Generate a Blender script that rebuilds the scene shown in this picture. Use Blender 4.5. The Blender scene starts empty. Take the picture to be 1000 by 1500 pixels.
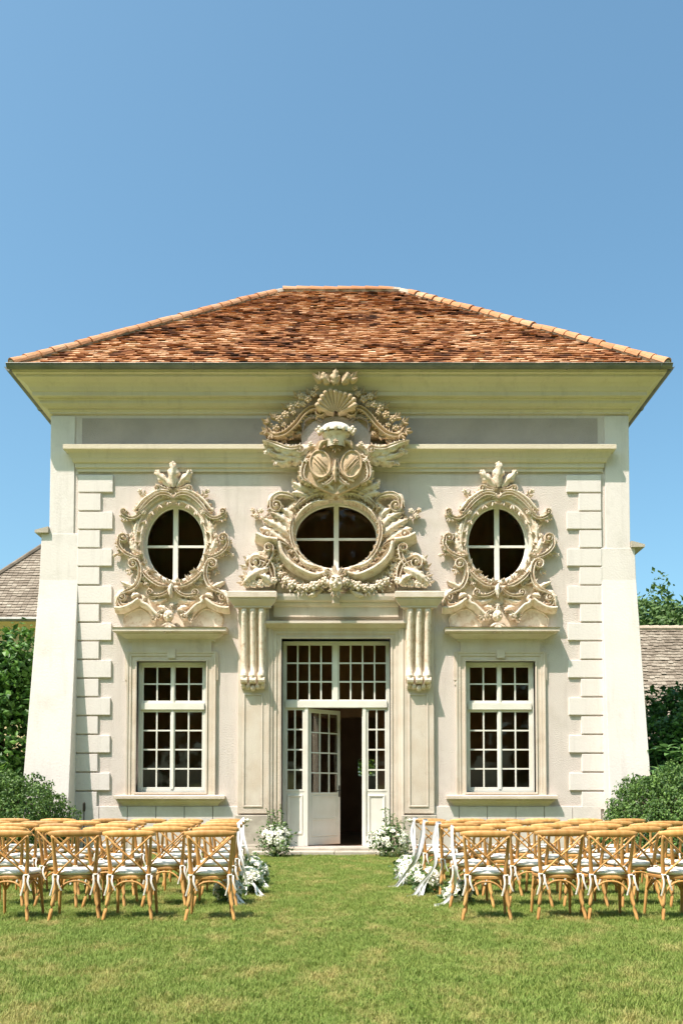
import bpy, bmesh, math, random
from mathutils import Vector, Matrix, Euler
from mathutils import noise as mnoise
R = math.radians
PI = math.pi
rnd = random.Random(7)
scene = bpy.context.scene
COL = scene.collection

# ------------------------------------------------------------------ camera
F, CX, CY, CZ, TH, PX0, HOR = 1300.0, 0.3, -19.4, 1.27, R(2.4), 512.0, 1165.0
cam = bpy.data.cameras.new('camera')
camo = bpy.data.objects.new('camera', cam)
COL.objects.link(camo)
camo.location = (CX, CY, CZ)
camo.rotation_euler = (R(90) + TH, 0, 0)
cam.sensor_fit = 'HORIZONTAL'
cam.sensor_width = 36
cam.lens = 36 * F / 1000
SY = (HOR - 750) / 1000 - F / 1000 * math.tan(TH)
cam.shift_x = (500 - PX0) / 1000
cam.shift_y = SY
cam.clip_end = 3000
cam.clip_start = 0.05
scene.camera = camo

# ------------------------------------------------------------------ sky and sun
SUN_EL, SUN_AZ = R(60), R(47)          # azimuth measured left of the facade's normal
sund = Vector((-math.sin(SUN_AZ) * math.cos(SUN_EL), -math.cos(SUN_AZ) * math.cos(SUN_EL), math.sin(SUN_EL)))
world = bpy.data.worlds.new('World')
scene.world = world
world.use_nodes = True
wn = world.node_tree.nodes
wl = world.node_tree.links
wn.clear()
wo = wn.new('ShaderNodeOutputWorld')
wb = wn.new('ShaderNodeBackground')
sk = wn.new('ShaderNodeTexSky')
sk.sky_type = 'NISHITA'
sk.sun_disc = False
sk.sun_elevation = SUN_EL
sk.sun_rotation = math.atan2(sund.x, sund.y)
sk.air_density = 1.0
sk.dust_density = 3.0
sk.ozone_density = 1.3
tint = wn.new('ShaderNodeMix'); tint.data_type = 'RGBA'; tint.blend_type = 'MULTIPLY'; tint.inputs[0].default_value = 1
tint.inputs[7].default_value = (.73, 1.01, .98, 1)
wl.new(sk.outputs[0], tint.inputs[6]); wl.new(tint.outputs[2], wb.inputs[0])
wb.inputs[1].default_value = 0.15
wl.new(wb.outputs[0], wo.inputs[0])
sl = bpy.data.lights.new('sun', 'SUN')
sl.energy = 4.9
sl.angle = R(0.55)
sl.color = (1.0, 0.88, 0.80)
slo = bpy.data.objects.new('sun', sl)
COL.objects.link(slo)
slo.rotation_euler = (-sund).to_track_quat('-Z', 'Y').to_euler()
scene.view_settings.view_transform = 'Standard'
scene.view_settings.look = 'None'
scene.view_settings.gamma = 1
scene.view_settings.exposure = 0.67
scene.cycles.max_bounces = 7
scene.cycles.transparent_max_bounces = 12

# ------------------------------------------------------------------ pixel helpers (photo px 1000x1500 -> world, on a plane of constant Y)
ct, st = math.cos(TH), math.sin(TH)
def fZ(py, Y=0.0):
    k = (750 + 1000 * SY - py) / F
    dy = Y - CY
    return CZ + dy * (k * ct + st) / (ct - k * st)
def fX(px, py, Y=0.0):
    z = fZ(py, Y) - CZ
    return CX + (px - PX0) / F * ((Y - CY) * ct + z * st)
def gY(py, z=0.0):                      # depth at which a point of height z shows on row py
    lo, hi = -19.0, 400.0
    for _ in range(60):
        m = (lo + hi) / 2
        if (fZ(py, m) < z): lo = m
        else: hi = m
    return lo

# ------------------------------------------------------------------ materials
def mat(name, base, rough=0.8, var=None, vscale=2.0, bump=0.0, bscale=60.0, metallic=0.0, var2=None, v2scale=0.4,
        v2lo=0.5, v2hi=0.75, spec=0.3, coords='Object', stretch=None, dirt=0):
    m = bpy.data.materials.new(name)
    m.use_nodes = True
    n, l = m.node_tree.nodes, m.node_tree.links
    p = n['Principled BSDF']
    p.inputs['Roughness'].default_value = rough
    p.inputs['Metallic'].default_value = metallic
    p.inputs['Specular IOR Level'].default_value = spec
    p.inputs['Base Color'].default_value = (*base, 1)
    src = None
    if coords == 'World':
        g = n.new('ShaderNodeNewGeometry'); src = g.outputs['Position']
    else:
        g = n.new('ShaderNodeTexCoord'); src = g.outputs['Object']
    if stretch:
        mp = n.new('ShaderNodeMapping'); mp.inputs['Scale'].default_value = stretch
        l.new(src, mp.inputs[0]); src = mp.outputs[0]
    col = None
    if var:
        t = n.new('ShaderNodeTexNoise'); t.inputs['Scale'].default_value = vscale; t.inputs['Detail'].default_value = 6
        l.new(src, t.inputs['Vector'])
        r = n.new('ShaderNodeMapRange'); r.inputs[1].default_value = 0.35; r.inputs[2].default_value = 0.65
        l.new(t.outputs[0], r.inputs[0])
        x = n.new('ShaderNodeMix'); x.data_type = 'RGBA'
        x.inputs[6].default_value = (*base, 1); x.inputs[7].default_value = (*var, 1)
        l.new(r.outputs[0], x.inputs[0]); col = x.outputs[2]
    if var2:
        t = n.new('ShaderNodeTexNoise'); t.inputs['Scale'].default_value = v2scale; t.inputs['Detail'].default_value = 8
        t.inputs['Roughness'].default_value = 0.65
        l.new(src, t.inputs['Vector'])
        r = n.new('ShaderNodeMapRange'); r.inputs[1].default_value = v2lo; r.inputs[2].default_value = v2hi
        l.new(t.outputs[0], r.inputs[0])
        x = n.new('ShaderNodeMix'); x.data_type = 'RGBA'
        if col: l.new(col, x.inputs[6])
        else: x.inputs[6].default_value = (*base, 1)
        x.inputs[7].default_value = (*var2, 1)
        l.new(r.outputs[0], x.inputs[0]); col = x.outputs[2]
    if dirt:
        gg = n.new('ShaderNodeNewGeometry')
        mp = n.new('ShaderNodeMapping'); mp.inputs['Scale'].default_value = (3.2, 3.2, .28)
        l.new(gg.outputs['Position'], mp.inputs[0])
        t = n.new('ShaderNodeTexNoise'); t.inputs['Scale'].default_value = 1.6; t.inputs['Detail'].default_value = 7; t.inputs['Roughness'].default_value = .7
        l.new(mp.outputs[0], t.inputs['Vector'])
        r = n.new('ShaderNodeMapRange'); r.inputs[1].default_value = .52; r.inputs[2].default_value = .78; r.inputs[4].default_value = .55 * dirt
        l.new(t.outputs[0], r.inputs[0])
        sp = n.new('ShaderNodeSeparateXYZ'); l.new(gg.outputs['Position'], sp.inputs[0])
        t2 = n.new('ShaderNodeTexNoise'); t2.inputs['Scale'].default_value = 2.6; t2.inputs['Detail'].default_value = 8; t2.inputs['Roughness'].default_value = .7
        l.new(gg.outputs['Position'], t2.inputs['Vector'])
        zr_ = n.new('ShaderNodeMapRange'); zr_.inputs[1].default_value = 2.4; zr_.inputs[2].default_value = 0; zr_.inputs[3].default_value = -.35; zr_.inputs[4].default_value = .5
        l.new(sp.outputs[2], zr_.inputs[0])
        ad = n.new('ShaderNodeMath'); ad.operation = 'ADD'; l.new(zr_.outputs[0], ad.inputs[0]); l.new(t2.outputs[0], ad.inputs[1])
        r2 = n.new('ShaderNodeMapRange'); r2.inputs[1].default_value = .52; r2.inputs[2].default_value = 1.0; r2.inputs[4].default_value = .75 * dirt
        l.new(ad.outputs[0], r2.inputs[0])
        mx_ = n.new('ShaderNodeMath'); mx_.operation = 'MAXIMUM'; l.new(r.outputs[0], mx_.inputs[0]); l.new(r2.outputs[0], mx_.inputs[1])
        x = n.new('ShaderNodeMix'); x.data_type = 'RGBA'; l.new(mx_.outputs[0], x.inputs[0]); l.new(col, x.inputs[6])
        x.inputs[7].default_value = (base[0] * .62, base[1] * .60, base[2] * .58, 1); col = x.outputs[2]
    if col: l.new(col, p.inputs['Base Color'])
    if bump:
        t = n.new('ShaderNodeTexNoise'); t.inputs['Scale'].default_value = bscale; t.inputs['Detail'].default_value = 5
        l.new(src, t.inputs['Vector'])
        b = n.new('ShaderNodeBump'); b.inputs['Strength'].default_value = bump; b.inputs['Distance'].default_value = 0.02
        l.new(t.outputs[0], b.inputs['Height']); l.new(b.outputs[0], p.inputs['Normal'])
    return m

M = {}
M['wall'] = mat('wall_plaster', (.64, .56, .51), .9, (.68, .61, .56), 1.2, .7, 45, var2=(.52, .45, .39), v2scale=1.2, v2lo=.5, v2hi=.85, dirt=0.8)
M['smooth'] = mat('smooth_plaster', (.74, .685, .645), .85, (.69, .635, .59), .8, .25, 25, var2=(.50, .46, .41), v2scale=1.1, v2lo=.54, v2hi=.9, dirt=0.8)
M['cornice'] = mat('cornice_plaster', (.68, .60, .46), .85, (.62, .54, .42), .8, .3, 30, dirt=0.9)
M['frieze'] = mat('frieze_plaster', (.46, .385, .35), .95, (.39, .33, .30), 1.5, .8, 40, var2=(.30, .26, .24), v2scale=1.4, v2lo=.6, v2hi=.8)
M['stone'] = mat('warm_stone', (.66, .58, .49), .85, (.60, .50, .40), 2.5, .4, 40, var2=(.42, .33, .24), v2scale=2.2, v2lo=.58, v2hi=.85, dirt=0.9)
M['stucco'] = mat('ornament_stucco', (.80, .70, .58), .9, (.72, .59, .46), 6, .6, 40, var2=(.50, .33, .19), v2scale=9, v2lo=.50, v2hi=.74, coords='World')
M['stucco_dark'] = mat('brown_stucco', (.50, .36, .22), .9, (.60, .45, .30), 4, .35, 35, var2=(.33, .26, .18), v2scale=5, v2lo=.5, v2hi=.75, coords='World')  # darker, browner stucco for the crest, shell and medallions
M['white'] = mat('white_paint', (.80, .77, .70), .5, (.73, .70, .62), 3, .1, 60, var2=(.55, .50, .42), v2scale=3.0, v2lo=.66, v2hi=.9)
M['step'] = mat('step_stone', (.50, .45, .38), .9, (.42, .37, .30), 5, .4, 50, var2=(.28, .24, .2), v2scale=3)
M['zinc'] = mat('zinc', (.22, .22, .20), .5, (.14, .15, .135), 3, .1, 30, metallic=.3)
M['mortar'] = mat('mortar', (.55, .45, .35), .95, (.42, .33, .25), 9, .5, 40)
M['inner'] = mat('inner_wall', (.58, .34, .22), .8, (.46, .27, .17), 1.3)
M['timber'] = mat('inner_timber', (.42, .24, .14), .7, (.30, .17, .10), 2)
M['metal'] = mat('dark_iron', (.04, .035, .03), .5, metallic=.5)
M['cushion'] = mat('white_cotton', (.82, .78, .71), .9, (.78, .73, .66), 6, .2, 30)
M['ribbon'] = mat('pale_ribbon', (.74, .74, .76), .6, (.80, .79, .79), 8)
M['petal'] = mat('white_petal', (.82, .80, .71), .6, (.78, .78, .62), 20, coords='World')
M['stem'] = mat('stem', (.10, .16, .04), .6)
M['bark'] = mat('bark', (.12, .09, .06), .95, (.07, .05, .035), 12, .8, 30)
M['soil'] = mat('soil', (.10, .075, .05), .95, (.07, .05, .035), 5, .6, 20)
M['ocher'] = mat('ochre_plaster', (.62, .50, .28), .9, (.56, .45, .26), 1.5, .3, 20)

def wood_mat():
    m = mat('honey_oak', (.47, .225, .062), .5, (.60, .34, .12), 3.2, .12, 60, stretch=(6, 6, 1), spec=.4)
    n, l = m.node_tree.nodes, m.node_tree.links
    p = n['Principled BSDF']
    oi = n.new('ShaderNodeObjectInfo')
    hsv = n.new('ShaderNodeHueSaturation')
    mr = n.new('ShaderNodeMapRange'); mr.inputs[3].default_value = .80; mr.inputs[4].default_value = 1.2
    l.new(oi.outputs['Random'], mr.inputs[0]); l.new(mr.outputs[0], hsv.inputs['Value'])
    old = p.inputs['Base Color'].links[0].from_socket
    l.new(old, hsv.inputs['Color']); l.new(hsv.outputs[0], p.inputs['Base Color'])
    return m
M['wood'] = wood_mat()

def tile_mat(name, ramp, use_attr, streak=True, sc=(.4, .5, 1.5)):
    m = bpy.data.materials.new(name); m.use_nodes = True
    n, l = m.node_tree.nodes, m.node_tree.links
    p = n['Principled BSDF']; p.inputs['Roughness'].default_value = .9; p.inputs['Specular IOR Level'].default_value = .15
    if use_attr:
        a = n.new('ShaderNodeAttribute'); a.attribute_name = 'tint'; v = a.outputs['Fac']
    else:
        a = n.new('ShaderNodeObjectInfo'); v = a.outputs['Random']
    g = n.new('ShaderNodeNewGeometry')
    mp = n.new('ShaderNodeMapping'); mp.inputs['Scale'].default_value = sc
    l.new(g.outputs['Position'], mp.inputs[0])
    t = n.new('ShaderNodeTexNoise'); t.inputs['Scale'].default_value = 1.5; t.inputs['Detail'].default_value = 5; t.inputs['Roughness'].default_value = .7
    l.new(mp.outputs[0], t.inputs['Vector'])
    r = n.new('ShaderNodeMapRange'); r.inputs[1].default_value = .3; r.inputs[2].default_value = .7; r.clamp = False
    l.new(t.outputs[0], r.inputs[0])
    mx = n.new('ShaderNodeMix'); mx.data_type = 'FLOAT'; mx.inputs[0].default_value = .6
    l.new(v, mx.inputs[3] if False else mx.inputs[2]); l.new(r.outputs[0], mx.inputs[3])
    cr = n.new('ShaderNodeValToRGB')
    els = cr.color_ramp.elements
    els[0].position = ramp[0][0]; els[0].color = (*ramp[0][1], 1)
    els[1].position = ramp[-1][0]; els[1].color = (*ramp[-1][1], 1)
    for pos, c in ramp[1:-1]:
        e = els.new(pos); e.color = (*c, 1)
    l.new(mx.outputs[0], cr.inputs[0]); l.new(cr.outputs[0], p.inputs['Base Color'])
    t2 = n.new('ShaderNodeTexNoise'); t2.inputs['Scale'].default_value = 30
    l.new(g.outputs['Position'], t2.inputs['Vector'])
    b = n.new('ShaderNodeBump'); b.inputs['Strength'].default_value = .4; b.inputs['Distance'].default_value = .02
    l.new(t2.outputs[0], b.inputs['Height']); l.new(b.outputs[0], p.inputs['Normal'])
    return m
RAMP = [(.18, (.06, .03, .02)), (.31, (.16, .065, .035)), (.45, (.35, .145, .065)), (.60, (.50, .25, .12)), (.80, (.68, .46, .30))]
M['tile'] = tile_mat('clay_tile', RAMP, False)
M['tiles'] = tile_mat('clay_tiles', RAMP, True)
M['hiptile'] = tile_mat('hip_tile_clay', [(.1, (.40, .17, .08)), (.5, (.54, .26, .13)), (.9, (.60, .36, .22))], False)
M['greytiles'] = tile_mat('grey_tiles', [(.1, (.15, .12, .09)), (.5, (.25, .205, .16)), (.9, (.37, .32, .255))], True)

def glass_mat():
    m = bpy.data.materials.new('window_glass'); m.use_nodes = True
    n, l = m.node_tree.nodes, m.node_tree.links
    n.remove(n['Principled BSDF'])
    out = n['Material Output']
    tr = n.new('ShaderNodeBsdfTransparent'); tr.inputs[0].default_value = (.90, .84, .76, 1)
    gl = n.new('ShaderNodeBsdfGlossy'); gl.inputs['Roughness'].default_value = .03
    fr = n.new('ShaderNodeFresnel'); fr.inputs[0].default_value = 1.5
    mx = n.new('ShaderNodeMixShader')
    tc = n.new('ShaderNodeTexCoord')
    t = n.new('ShaderNodeTexNoise'); t.inputs['Scale'].default_value = 3
    l.new(tc.outputs['Object'], t.inputs['Vector'])
    b = n.new('ShaderNodeBump'); b.inputs['Strength'].default_value = .08; b.inputs['Distance'].default_value = .01
    l.new(t.outputs[0], b.inputs['Height']); l.new(b.outputs[0], gl.inputs['Normal'])
    l.new(fr.outputs[0], mx.inputs[0]); l.new(tr.outputs[0], mx.inputs[1]); l.new(gl.outputs[0], mx.inputs[2])
    l.new(mx.outputs[0], out.inputs[0])
    return m
M['glass'] = glass_mat()

def leaf_mat(name, c1, c2, gloss=.4):
    m = bpy.data.materials.new(name); m.use_nodes = True
    n, l = m.node_tree.nodes, m.node_tree.links
    p = n['Principled BSDF']; p.inputs['Roughness'].default_value = gloss; p.inputs['Specular IOR Level'].default_value = .4
    a = n.new('ShaderNodeAttribute'); a.attribute_name = 'tint'
    mx = n.new('ShaderNodeMix'); mx.data_type = 'RGBA'
    mx.inputs[6].default_value = (*c1, 1); mx.inputs[7].default_value = (*c2, 1)
    l.new(a.outputs['Fac'], mx.inputs[0]); l.new(mx.outputs[2], p.inputs['Base Color'])
    tl = n.new('ShaderNodeBsdfTranslucent'); l.new(mx.outputs[2], tl.inputs[0])
    ms = n.new('ShaderNodeMixShader'); ms.inputs[0].default_value = .25
    l.new(p.outputs[0], ms.inputs[1]); l.new(tl.outputs[0], ms.inputs[2]); l.new(ms.outputs[0], n['Material Output'].inputs[0])
    return m
M['leaf_dark'] = leaf_mat('laurel_leaf', (.03, .09, .014), (.12, .26, .035), .5)
M['leaf_mid'] = leaf_mat('shrub_leaf', (.05, .13, .018), (.19, .36, .05), .5)
M['leaf_bush'] = leaf_mat('bush_leaf', (.035, .085, .018), (.17, .29, .06), .5)
M['leaf_light'] = leaf_mat('fig_leaf', (.08, .19, .05), (.20, .34, .11), .4)
M['leaf_far'] = leaf_mat('tree_leaf', (.06, .12, .03), (.13, .21, .05), .6)
M['leaf_bq'] = leaf_mat('bouquet_leaf', (.06, .12, .03), (.18, .28, .09), .5)

def grass_mat(name, blade):
    m = bpy.data.materials.new(name); m.use_nodes = True
    n, l = m.node_tree.nodes, m.node_tree.links
    p = n['Principled BSDF']; p.inputs['Roughness'].default_value = .65; p.inputs['Specular IOR Level'].default_value = .25
    g = n.new('ShaderNodeNewGeometry')
    def nz(scale, det=5, rg=.6, mp_s=None):
        t = n.new('ShaderNodeTexNoise'); t.inputs['Scale'].default_value = scale; t.inputs['Detail'].default_value = det
        t.inputs['Roughness'].default_value = rg
        if mp_s:
            mp = n.new('ShaderNodeMapping'); mp.inputs['Scale'].default_value = mp_s
            l.new(g.outputs['Position'], mp.inputs[0]); l.new(mp.outputs[0], t.inputs['Vector'])
        else:
            l.new(g.outputs['Position'], t.inputs['Vector'])
        return t.outputs[0]
    def mr(v, a, b):
        r = n.new('ShaderNodeMapRange'); r.inputs[1].default_value = a; r.inputs[2].default_value = b
        l.new(v, r.inputs[0]); return r.outputs[0]
    def mix(f, a, b):
        x = n.new('ShaderNodeMix'); x.data_type = 'RGBA'
        l.new(f, x.inputs[0])
        for i, c in ((6, a), (7, b)):
            if isinstance(c, tuple): x.inputs[i].default_value = (*c, 1)
            else: l.new(c, x.inputs[i])
        return x.outputs[2]
    c = mix(mr(nz(14, 3), .35, .65), (.155, .235, .042), (.285, .35, .08))
    c = mix(mr(nz(1.3, 5), .42, .68), c, (.215, .30, .065))
    c = mix(mr(nz(1.7, 9, .80, (1, .6, 1)), .49, .68), c, (.52, .42, .17))
    c = mix(mr(nz(60, 2), .60, .75), c, (.48, .40, .18))
    if not blade:
        x = n.new('ShaderNodeMix'); x.data_type = 'RGBA'; x.inputs[0].default_value = .35
        l.new(c, x.inputs[6]); x.inputs[7].default_value = (.09, .075, .035, 1); c = x.outputs[2]
        b = n.new('ShaderNodeBump'); b.inputs['Strength'].default_value = .6; b.inputs['Distance'].default_value = .03
        l.new(nz(45, 6, .7), b.inputs['Height']); l.new(b.outputs[0], p.inputs['Normal'])
    l.new(c, p.inputs['Base Color'])
    if blade:
        tl = n.new('ShaderNodeBsdfTranslucent'); l.new(c, tl.inputs[0])
        ms = n.new('ShaderNodeMixShader'); ms.inputs[0].default_value = .3
        l.new(p.outputs[0], ms.inputs[1]); l.new(tl.outputs[0], ms.inputs[2]); l.new(ms.outputs[0], n['Material Output'].inputs[0])
    return m
M['lawn'] = grass_mat('lawn_ground', False)
M['blade'] = grass_mat('grass_blade', True)

# ------------------------------------------------------------------ mesh helpers
class MB:
    def __init__(s): s.v = []; s.f = []; s.tint = []
    def add(s, vs, fs, tint=None):
        o = len(s.v); s.v.extend(vs); s.f.extend([tuple(i + o for i in f) for f in fs])
        if tint is not None: s.tint.extend([tint] * len(fs))
        return s
    def box(s, x0, x1, y0, y1, z0, z1, tint=None):
        vs = [(x, y, z) for x in (x0, x1) for y in (y0, y1) for z in (z0, z1)]
        return s.add(vs, [(0, 1, 3, 2), (4, 6, 7, 5), (0, 4, 5, 1), (2, 3, 7, 6), (0, 2, 6, 4), (1, 5, 7, 3)], tint)
    def grid(s, rows, closed_u=False, closed_v=False, tint=None):
        nr, nc = len(rows), len(rows[0]); vs = [p for r in rows for p in r]; fs = []
        for i in range(nr if closed_u else nr - 1):
            for j in range(nc if closed_v else nc - 1):
                a = i * nc + j; b = i * nc + (j + 1) % nc; c = ((i + 1) % nr) * nc + (j + 1) % nc; d = ((i + 1) % nr) * nc + j
                fs.append((a, b, c, d))
        return s.add(vs, fs, tint)
    def tube(s, pts, rad, n=7, flat=1.0, cap=True, up=Vector((0, 0, 1)), tint=None):
        pts = [Vector(p) for p in pts]
        rads = rad if isinstance(rad, (list, tuple)) else [rad] * len(pts)
        rows = []
        for i, p in enumerate(pts):
            t = (pts[min(i + 1, len(pts) - 1)] - pts[max(i - 1, 0)]).normalized()
            u = up if abs(t.dot(up)) < .95 else Vector((0, 1, 0))
            a = t.cross(u).normalized(); b = t.cross(a).normalized()
            rows.append([tuple(p + a * rads[i] * math.cos(k * 2 * PI / n) + b * rads[i] * flat * math.sin(k * 2 * PI / n)) for k in range(n)])
        o = len(s.v)
        s.grid(rows, closed_v=True, tint=tint)
        if cap:
            e = len(s.v) - n
            s.f.append(tuple(range(o, o + n))); s.f.append(tuple(range(e, e + n))[::-1])
            if tint is not None: s.tint.extend([tint, tint])
        return s
    def ball(s, c, r, n=8, m=5, tint=None):
        rx, ry, rz = r if isinstance(r, (tuple, list)) else (r, r, r)
        rows = []
        for i in range(m + 1):
            a = PI * i / m
            ca, sa = math.cos(a), max(math.sin(a), .02)
            rows.append([(c[0] + rx * sa * math.cos(2 * PI * j / n), c[1] + ry * sa * math.sin(2 * PI * j / n), c[2] + rz * ca) for j in range(n)])
        return s.grid(rows, closed_v=True, tint=tint)
    def lathe(s, prof, c=(0, 0, 0), n=16):
        rows = [[(c[0] + r * math.cos(2 * PI * j / n), c[1] + r * math.sin(2 * PI * j / n), c[2] + z) for j in range(n)] for r, z in prof]
        return s.grid(rows, closed_v=True)
    def mesh(s, name, m, smooth=False, recalc=True):
        me = bpy.data.meshes.new(name)
        me.from_pydata([tuple(v) for v in s.v], [], s.f)
        if s.tint and len(s.tint) == len(s.f):
            at = me.attributes.new('tint', 'FLOAT', 'FACE'); at.data.foreach_set('value', s.tint)
        if recalc:
            b = bmesh.new(); b.from_mesh(me); bmesh.ops.recalc_face_normals(b, faces=b.faces); b.to_mesh(me); b.free()
        if smooth: me.polygons.foreach_set('use_smooth', [True] * len(me.polygons))
        me.materials.append(m)
        return me
    def build(s, name, m, parent=None, smooth=False, recalc=True, bevel=0, loc=None):
        return link(name, s.mesh(name, m, smooth, recalc), parent, bevel, loc)

def link(name, me, parent=None, bevel=0, loc=None, rot=None):
    o = bpy.data.objects.new(name, me); COL.objects.link(o)
    if parent is not None: o.parent = parent
    if loc is not None: o.location = loc
    if rot is not None: o.rotation_euler = rot
    if bevel:
        b = o.modifiers.new('bevel', 'BEVEL'); b.width = bevel; b.segments = 2; b.limit_method = 'ANGLE'
    return o
def tag(o, label=None, cat=None, group=None, kind=None):
    if label: o['label'] = label
    if cat: o['category'] = cat
    if group: o['group'] = group
    if kind: o['kind'] = kind
    return o
def empty(name, loc=(0, 0, 0), rz=0, parent=None):
    o = bpy.data.objects.new(name, None); COL.objects.link(o); o.location = loc; o.rotation_euler = (0, 0, rz)
    o.empty_display_size = .2
    if parent: o.parent = parent
    return o
def copy_tree(o, parent=None):
    c = o.copy(); COL.objects.link(c)
    if parent: c.parent = parent
    for ch in KIDS.get(o.name, [x for x in bpy.data.objects if x.parent == o]): copy_tree(ch, c)
    return c
KIDS = {}

def plate(outer, holes, y0, y1, name='plate'):
    """flat slab in the XZ plane, from y0 (front) to y1, with holes; returns a bpy mesh"""
    cu = bpy.data.curves.new(name, 'CURVE'); cu.dimensions = '2D'; cu.fill_mode = 'BOTH'; cu.extrude = (y1 - y0) / 2
    for loop in [outer] + holes:
        sp = cu.splines.new('POLY'); sp.points.add(len(loop) - 1)
        for i, (x, z) in enumerate(loop): sp.points[i].co = (x, z, 0, 1)
        sp.use_cyclic_u = True
    o = bpy.data.objects.new(name, cu); COL.objects.link(o)
    bpy.context.view_layer.update()
    me = bpy.data.meshes.new_from_object(o.evaluated_get(bpy.context.evaluated_depsgraph_get()))
    me.name = name
    for v in me.vertices:
        x, z, d = v.co; v.co = (x, (y0 + y1) / 2 - d, z)
    b = bmesh.new(); b.from_mesh(me); bmesh.ops.remove_doubles(b, verts=b.verts, dist=1e-5)
    bmesh.ops.recalc_face_normals(b, faces=b.faces); b.to_mesh(me); b.free()
    bpy.data.objects.remove(o); bpy.data.curves.remove(cu)
    me.materials.clear()
    return me
def plate_obj(name, outer, holes, y0, y1, m, parent, bevel=0):
    me = plate(outer, holes, y0, y1, name); me.materials.append(m)
    return link(name, me, parent, bevel)
def rect(x0, x1, z0, z1): return [(x0, z0), (x1, z0), (x1, z1), (x0, z1)]
def oval(cx, cz, a, b, n=64): return [(cx + a * math.cos(2 * PI * i / n), cz + b * math.sin(2 * PI * i / n)) for i in range(n)]

def mould(mb, x0, x1, prof, Y0=0.0):
    """projecting moulding with mitred returns; prof = [(projection, z), ...] bottom to top"""
    rows = [[(x0 - p, Y0, z), (x0 - p, Y0 - p, z), (x1 + p, Y0 - p, z), (x1 + p, Y0, z)] for p, z in prof]
    o = len(mb.v); mb.grid(rows)
    mb.f.append(tuple(o + i for i in (0, 1, 2, 3))); e = len(mb.v) - 4
    mb.f.append(tuple(e + i for i in (3, 2, 1, 0)))
    return mb
def frame_mould(mb, x0, x1, z0, z1, prof, Y0=0.0, sides=4):
    """picture-frame moulding; prof = [(outward, projection), ...] from inner edge to outer edge"""
    rows = []
    for w, p in prof:
        if sides == 4: rows.append([(x0 - w, Y0 - p, z0 - w), (x1 + w, Y0 - p, z0 - w), (x1 + w, Y0 - p, z1 + w), (x0 - w, Y0 - p, z1 + w)])
        else: rows.append([(x0 - w, Y0 - p, z0), (x0 - w, Y0 - p, z1 + w), (x1 + w, Y0 - p, z1 + w), (x1 + w, Y0 - p, z0)])
    mb.grid(rows, closed_v=(sides == 4))
    if sides == 3:
        pass
    return mb
def oval_mould(mb, cx, cz, a, b, prof, n=72):
    rows = []
    for w, p in prof:
        rows.append([(cx + (a + w) * math.cos(2 * PI * i / n), -p, cz + (b + w) * math.sin(2 * PI * i / n)) for i in range(n)])
    return mb.grid(rows, closed_v=True)

# ================================================================== THE SETTING
lawn = MB()
lawn.add([(-400, -400, 0), (400, -400, 0), (400, 700, 0), (-400, 700, 0)], [(0, 1, 2, 3)])
tag(lawn.build('lawn', M['lawn'], recalc=False), kind='structure', label='mown lawn with dry yellow patches in front of the pavilion')

# ================================================================== THE PAVILION
pav = empty('garden_pavilion', (0, 0, 0))
tag(pav, 'cream baroque garden pavilion with stucco cartouches and red clay hip roof', 'building')
HW, DEP = 6.38, 9.5
ZT = fZ(560, 0)                           # top of the wall
OV = 0.63
ZE = fZ(541, -OV)                         # eave (gutter) height
def sX(hp, py, Y=0): return abs(fX(PX0 + hp, py, Y) - CX)       # half width in metres of hp pixels

# openings -----------------------------------------------------------
CXW = (sX(253 - 495, 1060) + sX(735 - 495, 1060)) / 2
WIN_HW = sX(51, 1060)
WZ0, WZ1 = fZ(1161), fZ(969)
DHW = sX(80, 1080)
DZ1 = fZ(936)
CXO = (sX(257 - 495, 795) + sX(731 - 495, 795)) / 2
OA, OB, OZ = sX(46, 795), (fZ(737) - fZ(853)) / 2, (fZ(739) + fZ(850)) / 2
CA, CB, CZO = sX(65, 785), (fZ(734) - fZ(835)) / 2, (fZ(736) + fZ(832)) / 2
STEPZ = .14
holes = [rect(-CXW - WIN_HW, -CXW + WIN_HW, WZ0, WZ1), rect(CXW - WIN_HW, CXW + WIN_HW, WZ0, WZ1),
         rect(-DHW, DHW, STEPZ, DZ1), oval(-CXO, OZ, OA, OB), oval(CXO, OZ, OA, OB), oval(0, CZO, CA, CB)]
plate_obj('wall', rect(-HW + .08, HW + .08, 0, ZT), holes, 0, .55, M['wall'], pav)
# side and rear walls
REAR = [rect(fX(521, 1125, 9), fX(546, 1125, 9), fZ(1137, 9), fZ(1112, 9))]
ADDED_SIDEW = [(2.9, 4.2), (6.0, 7.3)]  # unseen side windows, added to let daylight into the hall
def pierced(mb, x0, x1, y0, y1, z0, z1):
    ys = [y0] + [v for w_ in ADDED_SIDEW for v in w_] + [y1]
    for i in range(0, len(ys), 2): mb.box(x0, x1, ys[i], ys[i + 1], z0, z1)
    for a, b in ADDED_SIDEW:
        mb.box(x0, x1, a, b, z0, 1.3); mb.box(x0, x1, a, b, 4.5, 5.6); mb.box(x0, x1, a, b, 7.4, z1)
mb = MB(); pierced(mb, -HW, -HW + .5, .552, DEP, 0, ZT); mb.build('side_wall', M['wall'], pav)
mb = MB(); pierced(mb, HW - .5, HW, .552, DEP, 0, ZT); mb.build('side_wall', M['wall'], pav)
plate_obj('rear_wall', rect(-HW + .502, HW - .502, 0, ZT),
          REAR, DEP - .45, DEP, M['wall'], pav)
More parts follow.
